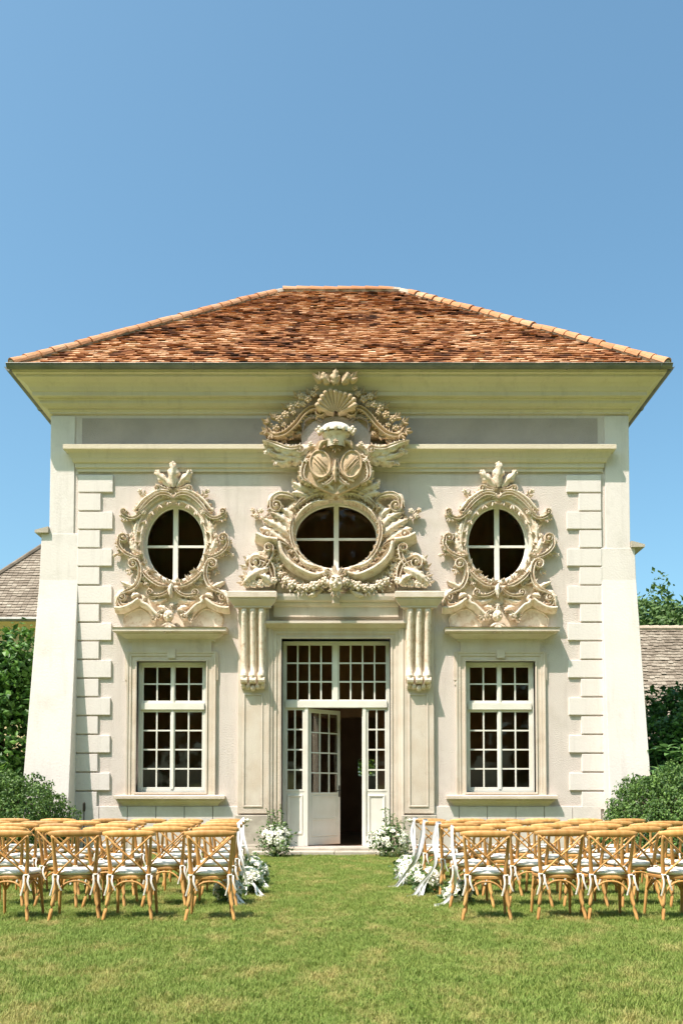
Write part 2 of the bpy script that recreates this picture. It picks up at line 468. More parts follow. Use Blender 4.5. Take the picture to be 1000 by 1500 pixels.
# interior linings
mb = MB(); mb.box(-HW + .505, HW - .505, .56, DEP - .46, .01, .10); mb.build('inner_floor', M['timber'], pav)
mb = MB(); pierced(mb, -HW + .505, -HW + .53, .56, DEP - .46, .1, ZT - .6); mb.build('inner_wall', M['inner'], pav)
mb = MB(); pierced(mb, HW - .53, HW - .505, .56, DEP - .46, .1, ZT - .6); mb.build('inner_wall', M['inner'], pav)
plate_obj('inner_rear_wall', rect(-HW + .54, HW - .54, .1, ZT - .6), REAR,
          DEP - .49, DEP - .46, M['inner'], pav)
M['backing'] = mat('added_brown_backing', (.36, .20, .125), .75, (.28, .15, .09), 1.6, .1, 12, stretch=(3, 3, .5))  # brown boards added behind the windows so the panes look less black
mb = MB(); mb.box(-HW + .54, -1.5, 2.0, 2.06, .105, ZT - .62); mb.build('added_backing', M['backing'], pav)
mb = MB(); mb.box(1.0, HW - .54, 2.0, 2.06, .105, ZT - .62); mb.build('added_backing', M['backing'], pav)
mb = MB(); mb.box(-1.498, .998, 2.0, 2.06, 3.15, ZT - .62); mb.build('added_backing', M['backing'], pav)
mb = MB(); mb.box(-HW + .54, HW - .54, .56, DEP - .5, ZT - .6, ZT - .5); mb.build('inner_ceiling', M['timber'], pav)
for k in range(7):
    mb = MB(); mb.box(-HW + .55, HW - .55, 1.2 + k * 1.15, 1.42 + k * 1.15, ZT - .85, ZT - .605); mb.build('ceiling_beam', M['timber'], pav)
mb = MB(); mb.box(-HW + .55, HW - .55, 4.2, 4.45, 5.05, 5.35); mb.box(-HW + .55, HW - .55, 7.2, 7.4, 5.75, 6.0); mb.build('tie_beam', M['timber'], pav)

# main cornice --------------------------------------------------------
z0 = fZ(607)
H = ZE - .04 - z0
cp = [(.0, 0), (.05, 0), (.05, .05), (.08, .09), (.08, .14), (.16, .17), (.22, .24), (.22, .33), (.25, .36), (.25, .39), (.34, .41),
      (.34, .53), (.37, .56), (.40, .66), (.47, .76), (.56, .83), (.60, .85), (.60, .93), (.66, .95), (.66, 1.0), (0, 1.0)]
rows = []
for p, t in cp:
    z = z0 + t * H
    rows.append([(-HW - p, -p, z), (HW + p, -p, z), (HW + p, DEP + p, z), (-HW - p, DEP + p, z)])
mb = MB(); mb.grid(rows, closed_v=True); mb.build('cornice', M['cornice'], pav)

# frieze panel and string course
ZS1, ZS0 = fZ(651, -.25), fZ(692)
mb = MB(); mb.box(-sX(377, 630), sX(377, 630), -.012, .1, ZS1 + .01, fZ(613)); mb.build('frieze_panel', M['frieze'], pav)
HS = ZS1 - ZS0
hx = sX(383, 670) - .02
sc_ = [(.0, 0), (.03, 0), (.03, .14), (.06, .16), (.06, .34), (.10, .37), (.13, .48), (.13, .52), (.15, .56), (.18, .70), (.21, .76), (.27, .80), (.27, .98), (.25, 1.0), (0, 1.0)]
mb = MB(); mould(mb, -hx + .0, hx - .0, [(p, ZS0 + t * HS) for p, t in sc_], -.02); mb.build('string_course', M['cornice'], pav)
# corner pilaster strips beside the frieze (a very shallow plaster face)
for s in (-1, 1):
    a, b = sorted((s * (sX(386, 650) + .02), s * (HW + .03)))
    mb = MB(); mb.box(a, b, -.03, .2, 0, fZ(610)); mb.build('corner_strip', M['smooth'], pav, bevel=.01)

# quoins ---------------------------------------------------------------
qx0 = sX(384, 900)
longw, shortw = .76, .49
pitch = (fZ(696) - fZ(1176)) / 17.6
mbl = MB(); mbl.box(0, longw, -.045, .05, 0, pitch - .035); lq = mbl.mesh('quoin', M['smooth'])
mbs = MB(); mbs.box(0, shortw, -.045, .05, 0, pitch - .035); sq = mbs.mesh('quoin', M['smooth'])
for s in (-1, 1):
    for k in range(18):
        z = fZ(696) - (k + 1) * pitch + .02
        if z < .35: continue
        w = longw if k % 2 == 0 else shortw
        x = -qx0 if s < 0 else qx0 - w
        link('quoin', lq if k % 2 == 0 else sq, pav, .008, (x + rnd.uniform(-.006, .006), rnd.uniform(-.004, .004), z))
# battered corner buttresses -------------------------------------------
for s in (-1, 1):
    xi = sX(384, 1000) + .004
    zc = fZ(782 if s < 0 else 803); zf = fZ(850)
    xo_t, xo_b = HW + (.20 if s < 0 else .13), HW + (.42 if s < 0 else .31)
    pr = [(0, -.60, -.02 + .5), (zf, -.035, 0), (zc, -.034, 0)]
    v = []
    for z, yf, _ in pr:
        k = z / zc
        xo = xo_b + (xo_t - xo_b) * k
        yb = 1.9 - .4 * k
        v += [(s * xi, yf, z), (s * xo, yf, z), (s * xo, yb, z), (s * xi, yb, z)]
    fs = [(0, 1, 2, 3), (8, 9, 10, 11)]
    for r in range(2):
        for c in range(4):
            a = r * 4 + c; b = r * 4 + (c + 1) % 4
            fs.append((a, b, b + 4, a + 4))
    mb = MB(); mb.add(v, fs); mb.build('buttress', M['smooth'], pav, bevel=.015)
    mb = MB()
    a, b = sorted((s * (HW + .035), s * (HW + .33)))
    sh = .05 * (-s)
    mb.add([(a, -.10, zc + .002), (b, -.10, zc + .002), (b, 1.6, zc + .002), (a, 1.6, zc + .002),
            (a, -.10, zc + (.14 if s > 0 else .06)), (b, -.10, zc + (.06 if s > 0 else .14)), (b, 1.6, zc + (.06 if s > 0 else .14)), (a, 1.6, zc + (.14 if s > 0 else .06))],
           [(0, 1, 2, 3), (4, 5, 6, 7), (0, 1, 5, 4), (1, 2, 6, 5), (2, 3, 7, 6), (3, 0, 4, 7)])
    mb.build('buttress_cap', M['step'], pav)

# plinth: separate blocks, proud of the wall
zp = fZ(1181)
def plinth_run(x0, x1, n, p=.045):
    for k in range(n):
        a = x0 + (x1 - x0) * k / n; b = x0 + (x1 - x0) * (k + 1) / n
        mb = MB(); mb.box(a + .006, b - .006, -p, .03, .0, zp - .008); mb.build('plinth_block', M['smooth'], pav, bevel=.008)
for s in (-1, 1):
    xs = sorted((s * (qx0 - longw + .78), s * 1.98)) if False else None
plinth_run(-qx0 + .0, -2.06, 6)
plinth_run(2.06, qx0 - .0, 6)

# ------------------------------------------------------------ roof
RISE = fZ(431, DEP / 2) - ZE
LR = HW + OV - (DEP / 2 + OV)
roof_lo = ZE + .02
c0 = [(-HW - OV, -OV), (HW + OV, -OV), (HW + OV, DEP + OV), (-HW - OV, DEP + OV)]
zr = ZE + RISE
mb = MB()
mb.add([(x, y, roof_lo) for x, y in c0] + [(-LR, DEP / 2, zr), (LR, DEP / 2, zr)],
       [(0, 1, 5, 4), (1, 2, 5), (2, 3, 4, 5), (3, 0, 4), (0, 3, 2, 1)])
roof = mb.build('roof', M['greytiles'], pav)
run = DEP / 2 + OV
slope = math.hypot(run, zr - roof_lo)
ang = math.atan2(zr - roof_lo, run)
TW, EX, TT, TL = .18, .155, .026, .20
def tile_boxes(mb, frame, half0, half1, length, rows0, singles=None, tw=TW, ex=EX, tt=TT, seed=3, wild=1.0):
    """frame(u, v, w) -> point; u along eave, v up the slope, w off the roof"""
    r = random.Random(seed)
    n = int(length / ex)
    for i in range(rows0, n + 1):
        v0 = i * ex - .03
        hw = half0 + (half1 - half0) * min(1, max(0, v0) / length)
        off = (i % 2) * tw / 2 + r.uniform(-.02, .02)
        k0 = int(-hw / tw) - 1
        u = k0 * tw + off
        while u < hw:
            a, b = max(u, -hw), min(u + tw - .004, hw)
            if b - a > .03:
                dv = r.gauss(0, .020) * wild; lift = abs(r.gauss(0, .013)) * wild; sk_ = r.gauss(0, .010) * wild
                t = tt * r.uniform(.8, 1.3)
                w0 = .028 + lift
                P = []
                for uu, s_ in ((a, -1), (b, 1)):
                    for vv, ww in ((v0 + dv + s_ * sk_, w0), (v0 + dv + tl_(ex), -.004 + lift * .3)):
                        for th in (0, t):
                            P.append(frame(uu, vv, ww + th))
                fs = [(0, 1, 3, 2), (4, 6, 7, 5), (0, 4, 5, 1), (2, 3, 7, 6), (0, 2, 6, 4), (1, 5, 7, 3)]
                if singles is not None and i < singles[0] and len(singles[1]) < 296:
                    singles[1].append((P, fs))
                else:
                    mb.add(P, fs, r.random())
            u += tw
def tl_(ex): return ex * 1.35
ca_, sa_ = math.cos(ang), math.sin(ang)
def fr_front(u, v, w): return (u, -OV - .05 + v * ca_ - w * sa_, roof_lo + v * sa_ + w * ca_ - .0)
half0, half1 = HW + OV, LR
singles = [5, []]
mb = MB(); tile_boxes(mb, fr_front, half0, half1, slope, 0, singles)
o = mb.build('tile_field', M['tiles'], roof, recalc=True); o['kind'] = 'stuff'
for P, fs in singles[1]:
    c = Vector(P[0])
    m1 = MB(); m1.add([tuple(Vector(p) - c) for p in P], fs)
    link('tile', m1.mesh('tile', M['tile']), roof, 0, c)
# side slopes and rear slope
ang_s = math.atan2(zr - roof_lo, HW + OV - LR)
run_s = HW + OV - LR; slope_s = math.hypot(run_s, zr - roof_lo)
for s in (-1, 1):
    cs, ss = math.cos(ang_s), math.sin(ang_s)
    def fr(u, v, w, s=s): return (s * (HW + OV + .05 - v * cs + w * ss), DEP / 2 + u, roof_lo + v * ss + w * cs)
    mb = MB(); tile_boxes(mb, fr, DEP / 2 + OV, .02, slope_s, 0, seed=11 + s)
    o = mb.build('tile_field', M['tiles'], roof); o['kind'] = 'stuff'
def fr_b(u, v, w): return (u, DEP + OV + .05 - v * ca_ + w * sa_, roof_lo + v * sa_ + w * ca_)
mb = MB(); tile_boxes(mb, fr_b, half0, half1, slope, 0, seed=19)
o = mb.build('tile_field', M['tiles'], roof); o['kind'] = 'stuff'
# hip and ridge tiles: overlapping half barrels
def barrel_mesh(L=.42, r0=.15, r1=.112, th=.022):
    mb = MB(); n = 8
    for rr0, rr1 in ((r0, r1),):
        outer0 = [(rr0 * math.cos(a), 0, rr0 * math.sin(a)) for a in [PI * k / n for k in range(n + 1)]]
        outer1 = [(rr1 * math.cos(a), L, rr1 * math.sin(a)) for a in [PI * k / n for k in range(n + 1)]]
        in0 = [((rr0 - th) * math.cos(a), 0, (rr0 - th) * math.sin(a)) for a in [PI * k / n for k in range(n + 1)]]
        in1 = [((rr1 - th) * math.cos(a), L, (rr1 - th) * math.sin(a)) for a in [PI * k / n for k in range(n + 1)]]
        mb.grid([in1, in0, outer0, outer1])
    return mb.mesh('hip_tile', M['hiptile'], smooth=False)
bm_ = barrel_mesh()
def lay(p0, p1, nm, step=.36, up=.035):
    d = (Vector(p1) - Vector(p0)); L = d.length; d.normalize()
    x = d.cross(Vector((0, 0, 1))).normalized(); z = x.cross(d)
    n = int(L / step)
    core = []
    for k in range(n):
        p = Vector(p0) + d * (k * step) + z * up
        mtx = Matrix((x, d, z)).transposed().to_4x4()
        o = link(nm, bm_, roof)
        j = Matrix.Rotation(R(rnd.gauss(0, 1.8)), 4, 'Z') @ Matrix.Rotation(R(2.6 + rnd.gauss(0, .8)), 4, 'X')
        o.matrix_local = Matrix.Translation(p + Vector((0, 0, rnd.gauss(0, .006)))) @ mtx @ j
    mbm = MB(); mbm.tube([Vector(p0) + d * (L * t / 20) + z * (up + .01 + .012 * math.sin(t * 2.1)) for t in range(21)], .105, 8)
    mbm.build('mortar_bed', M['mortar'], roof)
for sx in (-1, 1):
    lay((sx * (HW + OV + .02), -OV - .02, roof_lo + .03), (sx * LR, DEP / 2, zr + .03), 'hip_tile')
    lay((sx * (HW + OV + .02), DEP + OV + .02, roof_lo + .03), (sx * LR, DEP / 2, zr + .03), 'hip_tile')
lay((-LR, DEP / 2, zr + .045), (LR, DEP / 2, zr + .045), 'ridge_tile', .38)
# gutters: open half-round channels on all four eaves
def gutter(p0, p1, nrm):
    p0, p1, nrm = Vector(p0), Vector(p1), Vector(nrm)
    mb = MB(); rows = []
    for p in (p0, p1):
        ring = []
        for r_ in (.085, .078):
            seq = [PI + PI * k / 8 for k in range(9)]
            if r_ < .08: seq = seq[::-1]
            ring += [tuple(p + nrm * (r_ * math.cos(a)) + Vector((0, 0, r_ * math.sin(a)))) for a in seq]
        rows.append(ring)
    mb.grid(rows, closed_v=True)
    o = len(mb.v) - 36
    mb.f.append(tuple(range(o, o + 9))); mb.f.append(tuple(range(o + 18, o + 27)))
    L = (p1 - p0).length; d = (p1 - p0).normalized()
    mb.tube([p0 + nrm * .088, p1 + nrm * .088], .012, 6)
    for k in range(1, int(L / 2.0) + 1):
        q = p0 + d * k * 2.0
        mb.tube([tuple(q + nrm * (.089 * math.cos(a)) + Vector((0, 0, .089 * math.sin(a)))) for a in [PI + PI * k2 / 8 for k2 in range(9)]], .012, 5)
    mb.build('gutter', M['zinc'], pav, smooth=False)
gz = ZE + .045; g = HW + OV + .11; gy0 = -OV - .11; gy1 = DEP + OV + .11
gutter((-g, gy0, gz), (g, gy0, gz), (0, -1, 0))
gutter((-g, gy1, gz), (g, gy1, gz), (0, 1, 0))
gutter((-g, gy0 + .09, gz), (-g, gy1 - .09, gz), (-1, 0, 0))
gutter((g, gy0 + .09, gz), (g, gy1 - .09, gz), (1, 0, 0))
mb = MB()
q = OV + .04
mb.box(-HW - q, HW + q, -q, -q + .03, ZE - .04, ZE + .04); mb.box(-HW - q, HW + q, DEP + q - .03, DEP + q, ZE - .04, ZE + .04)
mb.box(-HW - q, -HW - q + .03, -q + .03, DEP + q - .03, ZE - .04, ZE + .04); mb.box(HW + q - .03, HW + q, -q + .03, DEP + q - .03, ZE - .04, ZE + .04)
mb.build('fascia', M['cornice'], pav)

# ------------------------------------------------------------ rectangular windows
def pane_mesh(w, h):
    mb = MB(); mb.box(-w / 2, w / 2, -.003, .003, -h / 2, h / 2); return mb.mesh('pane', M['glass'])
PANES = {}
def pane(parent, x, y, z, w, h):
    key = (round(w, 3), round(h, 3))
    if key not in PANES: PANES[key] = pane_mesh(w, h)
    o = link('pane', PANES[key], parent, 0, (x, y, z))
    o.rotation_euler = (R(rnd.gauss(0, .35)), 0, R(rnd.gauss(0, .35)))
    return o
def glazed(parent, x0, x1, z0, z1, cols, rows_, y, bar=.032, fr=.05, depth=.05, nm='sash'):
    """a timber sash with glazing bars and separate panes"""
    mb = MB()
    mb.box(x0, x0 + fr, y, y + depth, z0, z1); mb.box(x1 - fr, x1, y, y + depth, z0, z1)
    mb.box(x0 + fr, x1 - fr, y, y + depth, z0, z0 + fr); mb.box(x0 + fr, x1 - fr, y, y + depth, z1 - fr, z1)
    s_ = mb.build(nm, M['white'], parent, bevel=.005)
    ax0, ax1, az0, az1 = x0 + fr, x1 - fr, z0 + fr, z1 - fr
    cw = (ax1 - ax0 - bar * (cols - 1)) / cols; rh = (az1 - az0 - bar * (rows_ - 1)) / rows_
    gb = MB()
    for c in range(1, cols):
        x = ax0 + c * cw + (c - 1) * bar; gb.box(x, x + bar, y + .004, y + depth - .008, az0, az1)
    for r in range(1, rows_):
        z = az0 + r * rh + (r - 1) * bar
        for c in range(cols):
            xa = ax0 + c * (cw + bar); gb.box(xa, xa + cw, y + .006, y + depth - .01, z, z + bar)
    if gb.v: gb.build('glazing_bar', M['white'], parent)
    for c in range(cols):
        for r in range(rows_):
            pane(parent, ax0 + c * (cw + bar) + cw / 2, y + depth * .55, az0 + r * (rh + bar) + rh / 2, cw + .004, rh + .004)
    return s_
arch_prof = [(0, -.14), (0, .05), (.03, .055), (.035, .03), (.11, .03), (.115, .05), (.17, .05), (.175, .065), (.21, .07), (.215, .0)]
for s in (-1, 1):
    cx = s * CXW
    mb = MB(); frame_mould(mb, cx - WIN_HW, cx + WIN_HW, WZ0, WZ1, arch_prof)
    # eared corners and a dropped keystone
    for e in (-1, 1):
        xe = cx + e * (WIN_HW + .205)
        a, b = sorted((xe, xe + e * .05)); mb.box(a, b, -.045, .01, WZ1 - .42, WZ1 + .2)
        mb.box(a + .01, b - .01, -.03, .01, WZ1 - .52, WZ1 - .421)
    mb.box(cx - .09, cx + .09, -.085, -.051, WZ1 + .06, WZ1 + .26)
    mb.build('architrave', M['stone'], pav)
    zl = fZ(937, -.3)
    lh = sX(85, 925, -.38) - .36
    mb = MB(); mould(mb, cx - lh, cx + lh, [(.0, zl), (.06, zl), (.06, zl + .05), (.12, zl + .07), (.20, zl + .12), (.24, zl + .14), (.24, zl + .16), (.34, zl + .18), (.34, zl + .25), (.36, zl + .26), (0, zl + .30)])
    mb.build('lintel', M['stone'], pav)
    mb = MB(); mb.box(cx - lh + .02, cx + lh - .02, -.05, .02, WZ1 + .213, zl); mb.build('lintel_frieze', M['stone'], pav)
    zs = fZ(1181, -.1)
    sh_ = sX(80, 1170, -.2) - .18
    mb = MB(); mould(mb, cx - sh_, cx + sh_, [(0, zs), (.04, zs), (.06, zs + .05), (.12, zs + .10), (.15, zs + .12), (.15, zs + .14), (.2, zs + .155), (.2, zs + .215), (.17, zs + .23), (0, zs + .245)])
    mb.build('window_sill', M['stone'], pav)
    win = MB()
    y = .13
    fo = .06
    X0, X1 = cx - WIN_HW + .002, cx + WIN_HW - .002
    zt0, zt1 = fZ(1040, y), fZ(1030, y)
    win.box(X0, X0 + fo, y, y + .09, WZ0, WZ1); win.box(X1 - fo, X1, y, y + .09, WZ0, WZ1)
    win.box(X0 + fo, X1 - fo, y, y + .09, WZ0, WZ0 + fo); win.box(X0 + fo, X1 - fo, y, y + .09, WZ1 - fo, WZ1)
    win.box(X0 + fo, X1 - fo, y - .035, y + .09, zt0, zt1)
    w_ = win.build('window', M['white'], pav, bevel=.006)
    mid = .028
    for side in (-1, 1):
        a = X0 + fo + .002 if side < 0 else cx + .002; b = cx - .002 if side < 0 else X1 - fo - .002
        glazed(w_, a, b, WZ0 + fo + .002, zt0 - .002, 2, 4, y + .012)
        glazed(w_, a, b, zt1 + .002, WZ1 - fo - .002, 2, 2, y + .012)
    mb = MB(); mb.box(cx - .03, cx + .03, y - .012, y + .011, WZ0 + fo, zt0 - .002); mb.box(cx - .03, cx + .03, y - .012, y + .011, zt1 + .002, WZ1 - fo)
    mb.build('mullion', M['white'], w_, bevel=.006)

for s in (-1, 1):
    for a, b in ADDED_SIDEW:
        for z0_, z1_, n_ in ((1.3, 4.5, 6), (5.6, 7.4, 3)):
            w_ = empty('window', (s * (HW - .25), a, 0), R(90), pav)  # glazing for the unseen side openings added for interior light
            glazed(w_, .002, b - a - .002, z0_ + .002, z1_ - .002, 4, n_, 0)
# ------------------------------------------------------------ oval windows
def half_section(cx, cz, a, b, w):
    return
def oval_window(cx, cz, a, b):
    n = 64; y = .16
    mb = MB(); rows = []
    for sc, yy in ((1.0, y + .07), (1.0, y), (.93, y - .005), (.91, y + .015), (.91, y + .07)):
        rows.append([(cx + a * sc * math.cos(2 * PI * i / n), yy, cz + b * sc * math.sin(2 * PI * i / n)) for i in range(n)])
    mb.grid(rows, closed_v=True)
    w_ = mb.build('oval_window', M['white'], pav)
    mb = MB(); mb.box(cx - .055, cx + .055, y - .01, y + .06, cz - b * .93, cz + b * .93); mb.build('mullion', M['white'], w_, bevel=.006)
    mb = MB(); zb = cz - b * .06
    for e in (-1, 1):
        p, q = sorted((cx + e * .056, cx + e * a * .925)); mb.box(p, q, y - .002, y + .045, zb - .025, zb + .025)
    mb.build('glazing_bar', M['white'], w_)
    aa, bb = a * .92, b * .92
    for qx in (-1, 1):
        for qz in (-1, 1):
            pts = []
            xb = qx * .05; zc_ = (zb - cz) + qz * .02
            t0 = math.acos(min(1, abs(xb) / aa)); t1 = math.asin(abs(zc_) / bb) * (1 if (zc_ * qz) > 0 else -1)
            arc = [(qx * aa * math.cos(t1 + (t0 - t1) * i / 16), qz * bb * math.sin(t1 + (t0 - t1) * i / 16)) for i in range(17)]
            pts = [(cx + p, cz + r_) for p, r_ in arc] + [(cx + xb, cz + zc_)]
            me = plate(pts, [], y + .03, y + .036, 'pane'); me.materials.append(M['glass'])
            link('pane', me, w_)
oval_window(-CXO, OZ, OA, OB); oval_window(CXO, OZ, OA, OB); oval_window(0, CZO, CA, CB)

# ------------------------------------------------------------ door surround
DP = [(0, -.32), (0, .04), (.035, .05), (.04, .03), (.10, .03), (.105, .055), (.18, .055), (.185, .08), (.23, .09), (.25, .11), (.28, .115), (.285, .0)]
mb = MB(); frame_mould(mb, -DHW, DHW, STEPZ, DZ1, DP, sides=3)
mb.build('door_architrave', M['stone'], pav)
zz = fZ(920, -.1)
mb = MB(); mould(mb, -DHW - .2, DHW + .2, [(.12, zz), (.14, zz + .02), (.18, zz + .06), (.24, zz + .08), (.24, zz + .13), (0.1, zz + .16)])
mb.build('door_hood', M['stone'], pav)
for s in (-1, 1):
    pc = s * (sX(120, 950))
    ph = sX(18.5, 1000)
    # pilaster shaft and pedestal
    mb = MB(); mb.box(pc - ph - .06, pc + ph + .06, -.10, .02, fZ(1192), fZ(889)); mb.build('pilaster', M['stone'], pav, bevel=.01)
    mb = MB(); frame_mould(mb, pc - ph + .10, pc + ph - .10, fZ(1180), fZ(1020), [(-.0, .112), (.012, .118), (.03, .118), (.04, .10)]); 
    mb.build('pilaster_panel', M['stone'], pav)
    mb = MB(); mb.box(pc - ph - .1, pc + ph + .1, -.2, .02, .0, fZ(1194) - .004); mb.box(pc - ph - .14, pc + ph + .14, -.25, .02, 0, .2)
    mb.build('pedestal', M['step'], pav, bevel=.015)
    # inner strip between pilaster and architrave
    a, b = sorted((s * (DHW + .288), s * (abs(pc) - ph - .063)))
    if b - a > .02:
        mb = MB(); mb.box(a, b, -.06, .01, STEPZ, fZ(905)); mb.build('door_strip', M['stone'], pav)
    # capital slab with moulding
    zc0, zc1 = fZ(889, -.4), fZ(862, -.55)
    H_ = zc1 - zc0
    mb = MB(); mould(mb, pc - ph - .02, pc + ph + .02, [(0, zc0), (.10, zc0), (.10, zc0 + .1 * H_), (.14, zc0 + .2 * H_), (.2, zc0 + .42 * H_), (.2, zc0 + .5 * H_), (.235, zc0 + .55 * H_), (.235, zc0 + .86 * H_), (.2, zc0 + .92 * H_), (0, zc0 + H_)], -.24)
    mb.box(pc - ph - .06, pc + ph + .06, -.24, 0.01, zc0, zc1 - .02)
    mb.build('capital', M['stone'], pav)
    # fluted console: three fat rolls swelling from an S profile
    zt, zb = zc0, fZ(998, -.25)
    con = MB()
    n = 26
    sp_ = []
    for i in range(n + 1):
        t = i / n
        z = zt + (zb - zt) * t
        p = .30 - .17 * math.sin(min(1, t * 1.15) * PI / 2) + .09 * math.exp(-((t - .93) / .07) ** 2)
        sp_.append((p, z))
    con_root = None
    cb = MB()
    cb.grid([[(pc - ph, -.1, z), (pc - ph, -p + .03, z), (pc + ph, -p + .03, z), (pc + ph, -.1, z)] for p, z in sp_])
    con_root = cb.build('console', M['stucco'], pav)
    for k in (-1, 0, 1):
        xm = pc + k * ph * .68
        rr = ph * .255
        fl = MB(); rows = []
        for i, (p, z) in enumerate(sp_):
            endt = min(1, (i + .6) / 2.0)
            rows.append([(xm + rr * math.cos(a), -p + .03 - rr * 1.7 * endt * math.sin(a), z) for a in [PI * q_ / 8 for q_ in range(9)]])
        fl.grid(rows)
        fl.tube([(xm - rr, -.23, zb + .02), (xm + rr, -.23, zb + .02)], .075, 10)
        fl.build('flute', M['stucco'], con_root, smooth=False)
    dr = MB()
    for k in range(-2, 3):
        dr.ball((pc + k * ph * .38, -.17, zb - .07 - .035 * (2 - abs(k))), (.06, .07, .075), 8, 6)
    dr.box(pc - ph * .9, pc + ph * .9, -.14, -.1, zb - .16, zb + .02)
    dr.build('console_drop', M['stucco'], con_root, smooth=True)
# entablature between the capitals
xe = sX(92, 875, -.3)
ze0, ze1 = fZ(905), fZ(868, -.25)
He = ze1 - ze0
mb = MB()
mb.add([], [])
prof = [(0.04, 0), (.10, 0), (.10, .42), (.13, .46), (.16, .56), (.16, .62), (.22, .68), (.24, .84), (.24, .96), (.0, 1.0)]
mb.grid([[(-xe, -p, ze0 + t * He), (xe, -p, ze0 + t * He)] for p, t in prof])
mb.f.append(tuple(range(0, 2 * len(prof), 2))); mb.f.append(tuple(range(1, 2 * len(prof), 2)))
mb.build('entablature', M['stone'], pav)
mb = MB(); mb.box(-.08, .08, -.27, -.1, ze0 + .5 * He, ze0 + 1.0 * He); mb.build('keystone', M['stone'], pav, bevel=.02)

# door joinery ----------------------------------------------------------
yd = .30
jf = MB()
X0, X1 = -DHW + .002, DHW - .002
zb1, zb0 = fZ(1027, yd), fZ(1037, yd)
post = .075
dx0, dx1 = fX(451, 1140, yd), fX(531, 1140, yd)
fr_ = .06
jf.box(X0, X0 + fr_, yd, yd + .1, STEPZ, DZ1); jf.box(X1 - fr_, X1, yd, yd + .1, STEPZ, DZ1)
jf.box(X0 + fr_, X1 - fr_, yd, yd + .1, DZ1 - fr_, DZ1)
jf.box(X0 + fr_, X1 - fr_, yd - .03, yd + .1, zb0, zb1)
jf.box(dx0 - post, dx0, yd - .012, yd + .1, STEPZ, zb0); jf.box(dx1, dx1 + post, yd - .012, yd + .1, STEPZ, zb0)
jf.box(-.065, .04, yd - .012, yd + .1, zb1, DZ1 - fr_)
dfr = jf.build('door_frame', M['white'], pav, bevel=.006)
glazed(dfr, X0 + fr_ + .002, -.067, zb1 + .002, DZ1 - fr_ - .002, 4, 3, yd + .012, fr=.028, bar=.034)
glazed(dfr, .042, X1 - fr_ - .002, zb1 + .002, DZ1 - fr_ - .002, 4, 3, yd + .012, fr=.028, bar=.034)
zm = fZ(1160, yd)
for a, b in ((X0 + fr_ + .002, dx0 - post - .002), (dx1 + post + .002, X1 - fr_ - .002)):
    glazed(dfr, a, b, zm, zb0 - .002, 2, 4, yd + .012, fr=.05, bar=.034)
    pm = MB(); pm.box(a, b, yd + .02, yd + .07, STEPZ + .02, zm - .002); pm.build('lower_panel', M['white'], dfr)
    pm = MB()
    frame_mould(pm, a + .10, b - .10, STEPZ + .32, zm - .13, [(-.0, -.028), (0, -.015), (.03, .0), (.05, .0), (.06, -.018)], yd)
    pm.box(a + .001, b - .001, yd - .01, yd + .02, STEPZ + .001, STEPZ + .22)
    pm.build('panel_moulding', M['white'], dfr)
# the ajar leaf
leaf_w = (dx1 - dx0) * .575 / math.cos(R(42))
leaf = empty('door', (dx0 + .012, yd + .05, 0), R(42), pav)
zl0, zl1 = STEPZ + .015, zb0 - .012
st_, rl = .075, .09
lf = MB()
zmid = zl0 + (zl1 - zl0) * .385
lf.box(0, st_, 0, .045, zl0, zl1); lf.box(leaf_w - st_, leaf_w, 0, .045, zl0, zl1)
lf.box(st_, leaf_w - st_, 0, .045, zl1 - rl, zl1); lf.box(st_, leaf_w - st_, 0, .045, zmid - .04, zmid)
lf.box(st_, leaf_w - st_, .0, .045, zl0, zl0 + .17)
lf.build('door_leaf', M['white'], leaf, bevel=.004)
lf = MB(); lf.box(st_, leaf_w - st_, .015, .035, zl0 + .17, zmid - .04)
frame_mould(lf, st_ + .04, leaf_w - st_ - .04, zl0 + .62, zmid - .1, [(0, -.014), (.0, -.004), (.02, .0), (.035, -.014)], 0)
frame_mould(lf, st_ + .04, leaf_w - st_ - .04, zl0 + .22, zl0 + .55, [(0, -.014), (.0, -.004), (.02, .0), (.035, -.014)], 0)
lf.build('door_panel', M['white'], leaf)
cw = (leaf_w - 2 * st_ - 2 * .03) / 3; rh = (zl1 - rl - zmid - 3 * .03) / 4
gb = MB()
for c in (1, 2): gb.box(st_ + c * cw + (c - 1) * .03, st_ + c * (cw + .03), .006, .038, zmid, zl1 - rl)
for r_ in (1, 2, 3):
    for c in range(3): gb.box(st_ + c * (cw + .03), st_ + c * (cw + .03) + cw, .008, .036, zmid + r_ * rh + (r_ - 1) * .03, zmid + r_ * (rh + .03))
gb.build('glazing_bar', M['white'], leaf)
for c in range(3):
    for r_ in range(4):
        pane(leaf, st_ + c * (cw + .03) + cw / 2, .024, zmid + r_ * (rh + .03) + rh / 2, cw, rh)
hd = MB(); hx_ = leaf_w - .035
hd.box(hx_ - .018, hx_ + .018, -.008, 0, zmid - .10, zmid + .16)
hd.tube([(hx_, -.01, zmid + .05), (hx_, -.05, zmid + .05), (hx_ - .03, -.055, zmid + .05), (hx_ - .11, -.05, zmid + .04)], .009, 6)
hd.build('door_handle', M['metal'], leaf)
# second leaf folded right back inside
leaf2 = empty('door', (dx1 - .012, yd + .05, 0), R(-97), pav)
l2 = MB(); wl2 = .55
l2.box(-wl2, 0, 0, .045, zl0, zmid); l2.box(-wl2, -wl2 + st_, 0, .045, zmid, zl1); l2.box(-st_, 0, 0, .045, zmid, zl1); l2.box(-wl2 + st_, -st_, 0, .045, zl1 - rl, zl1)
l2.build('door_leaf', M['white'], leaf2)

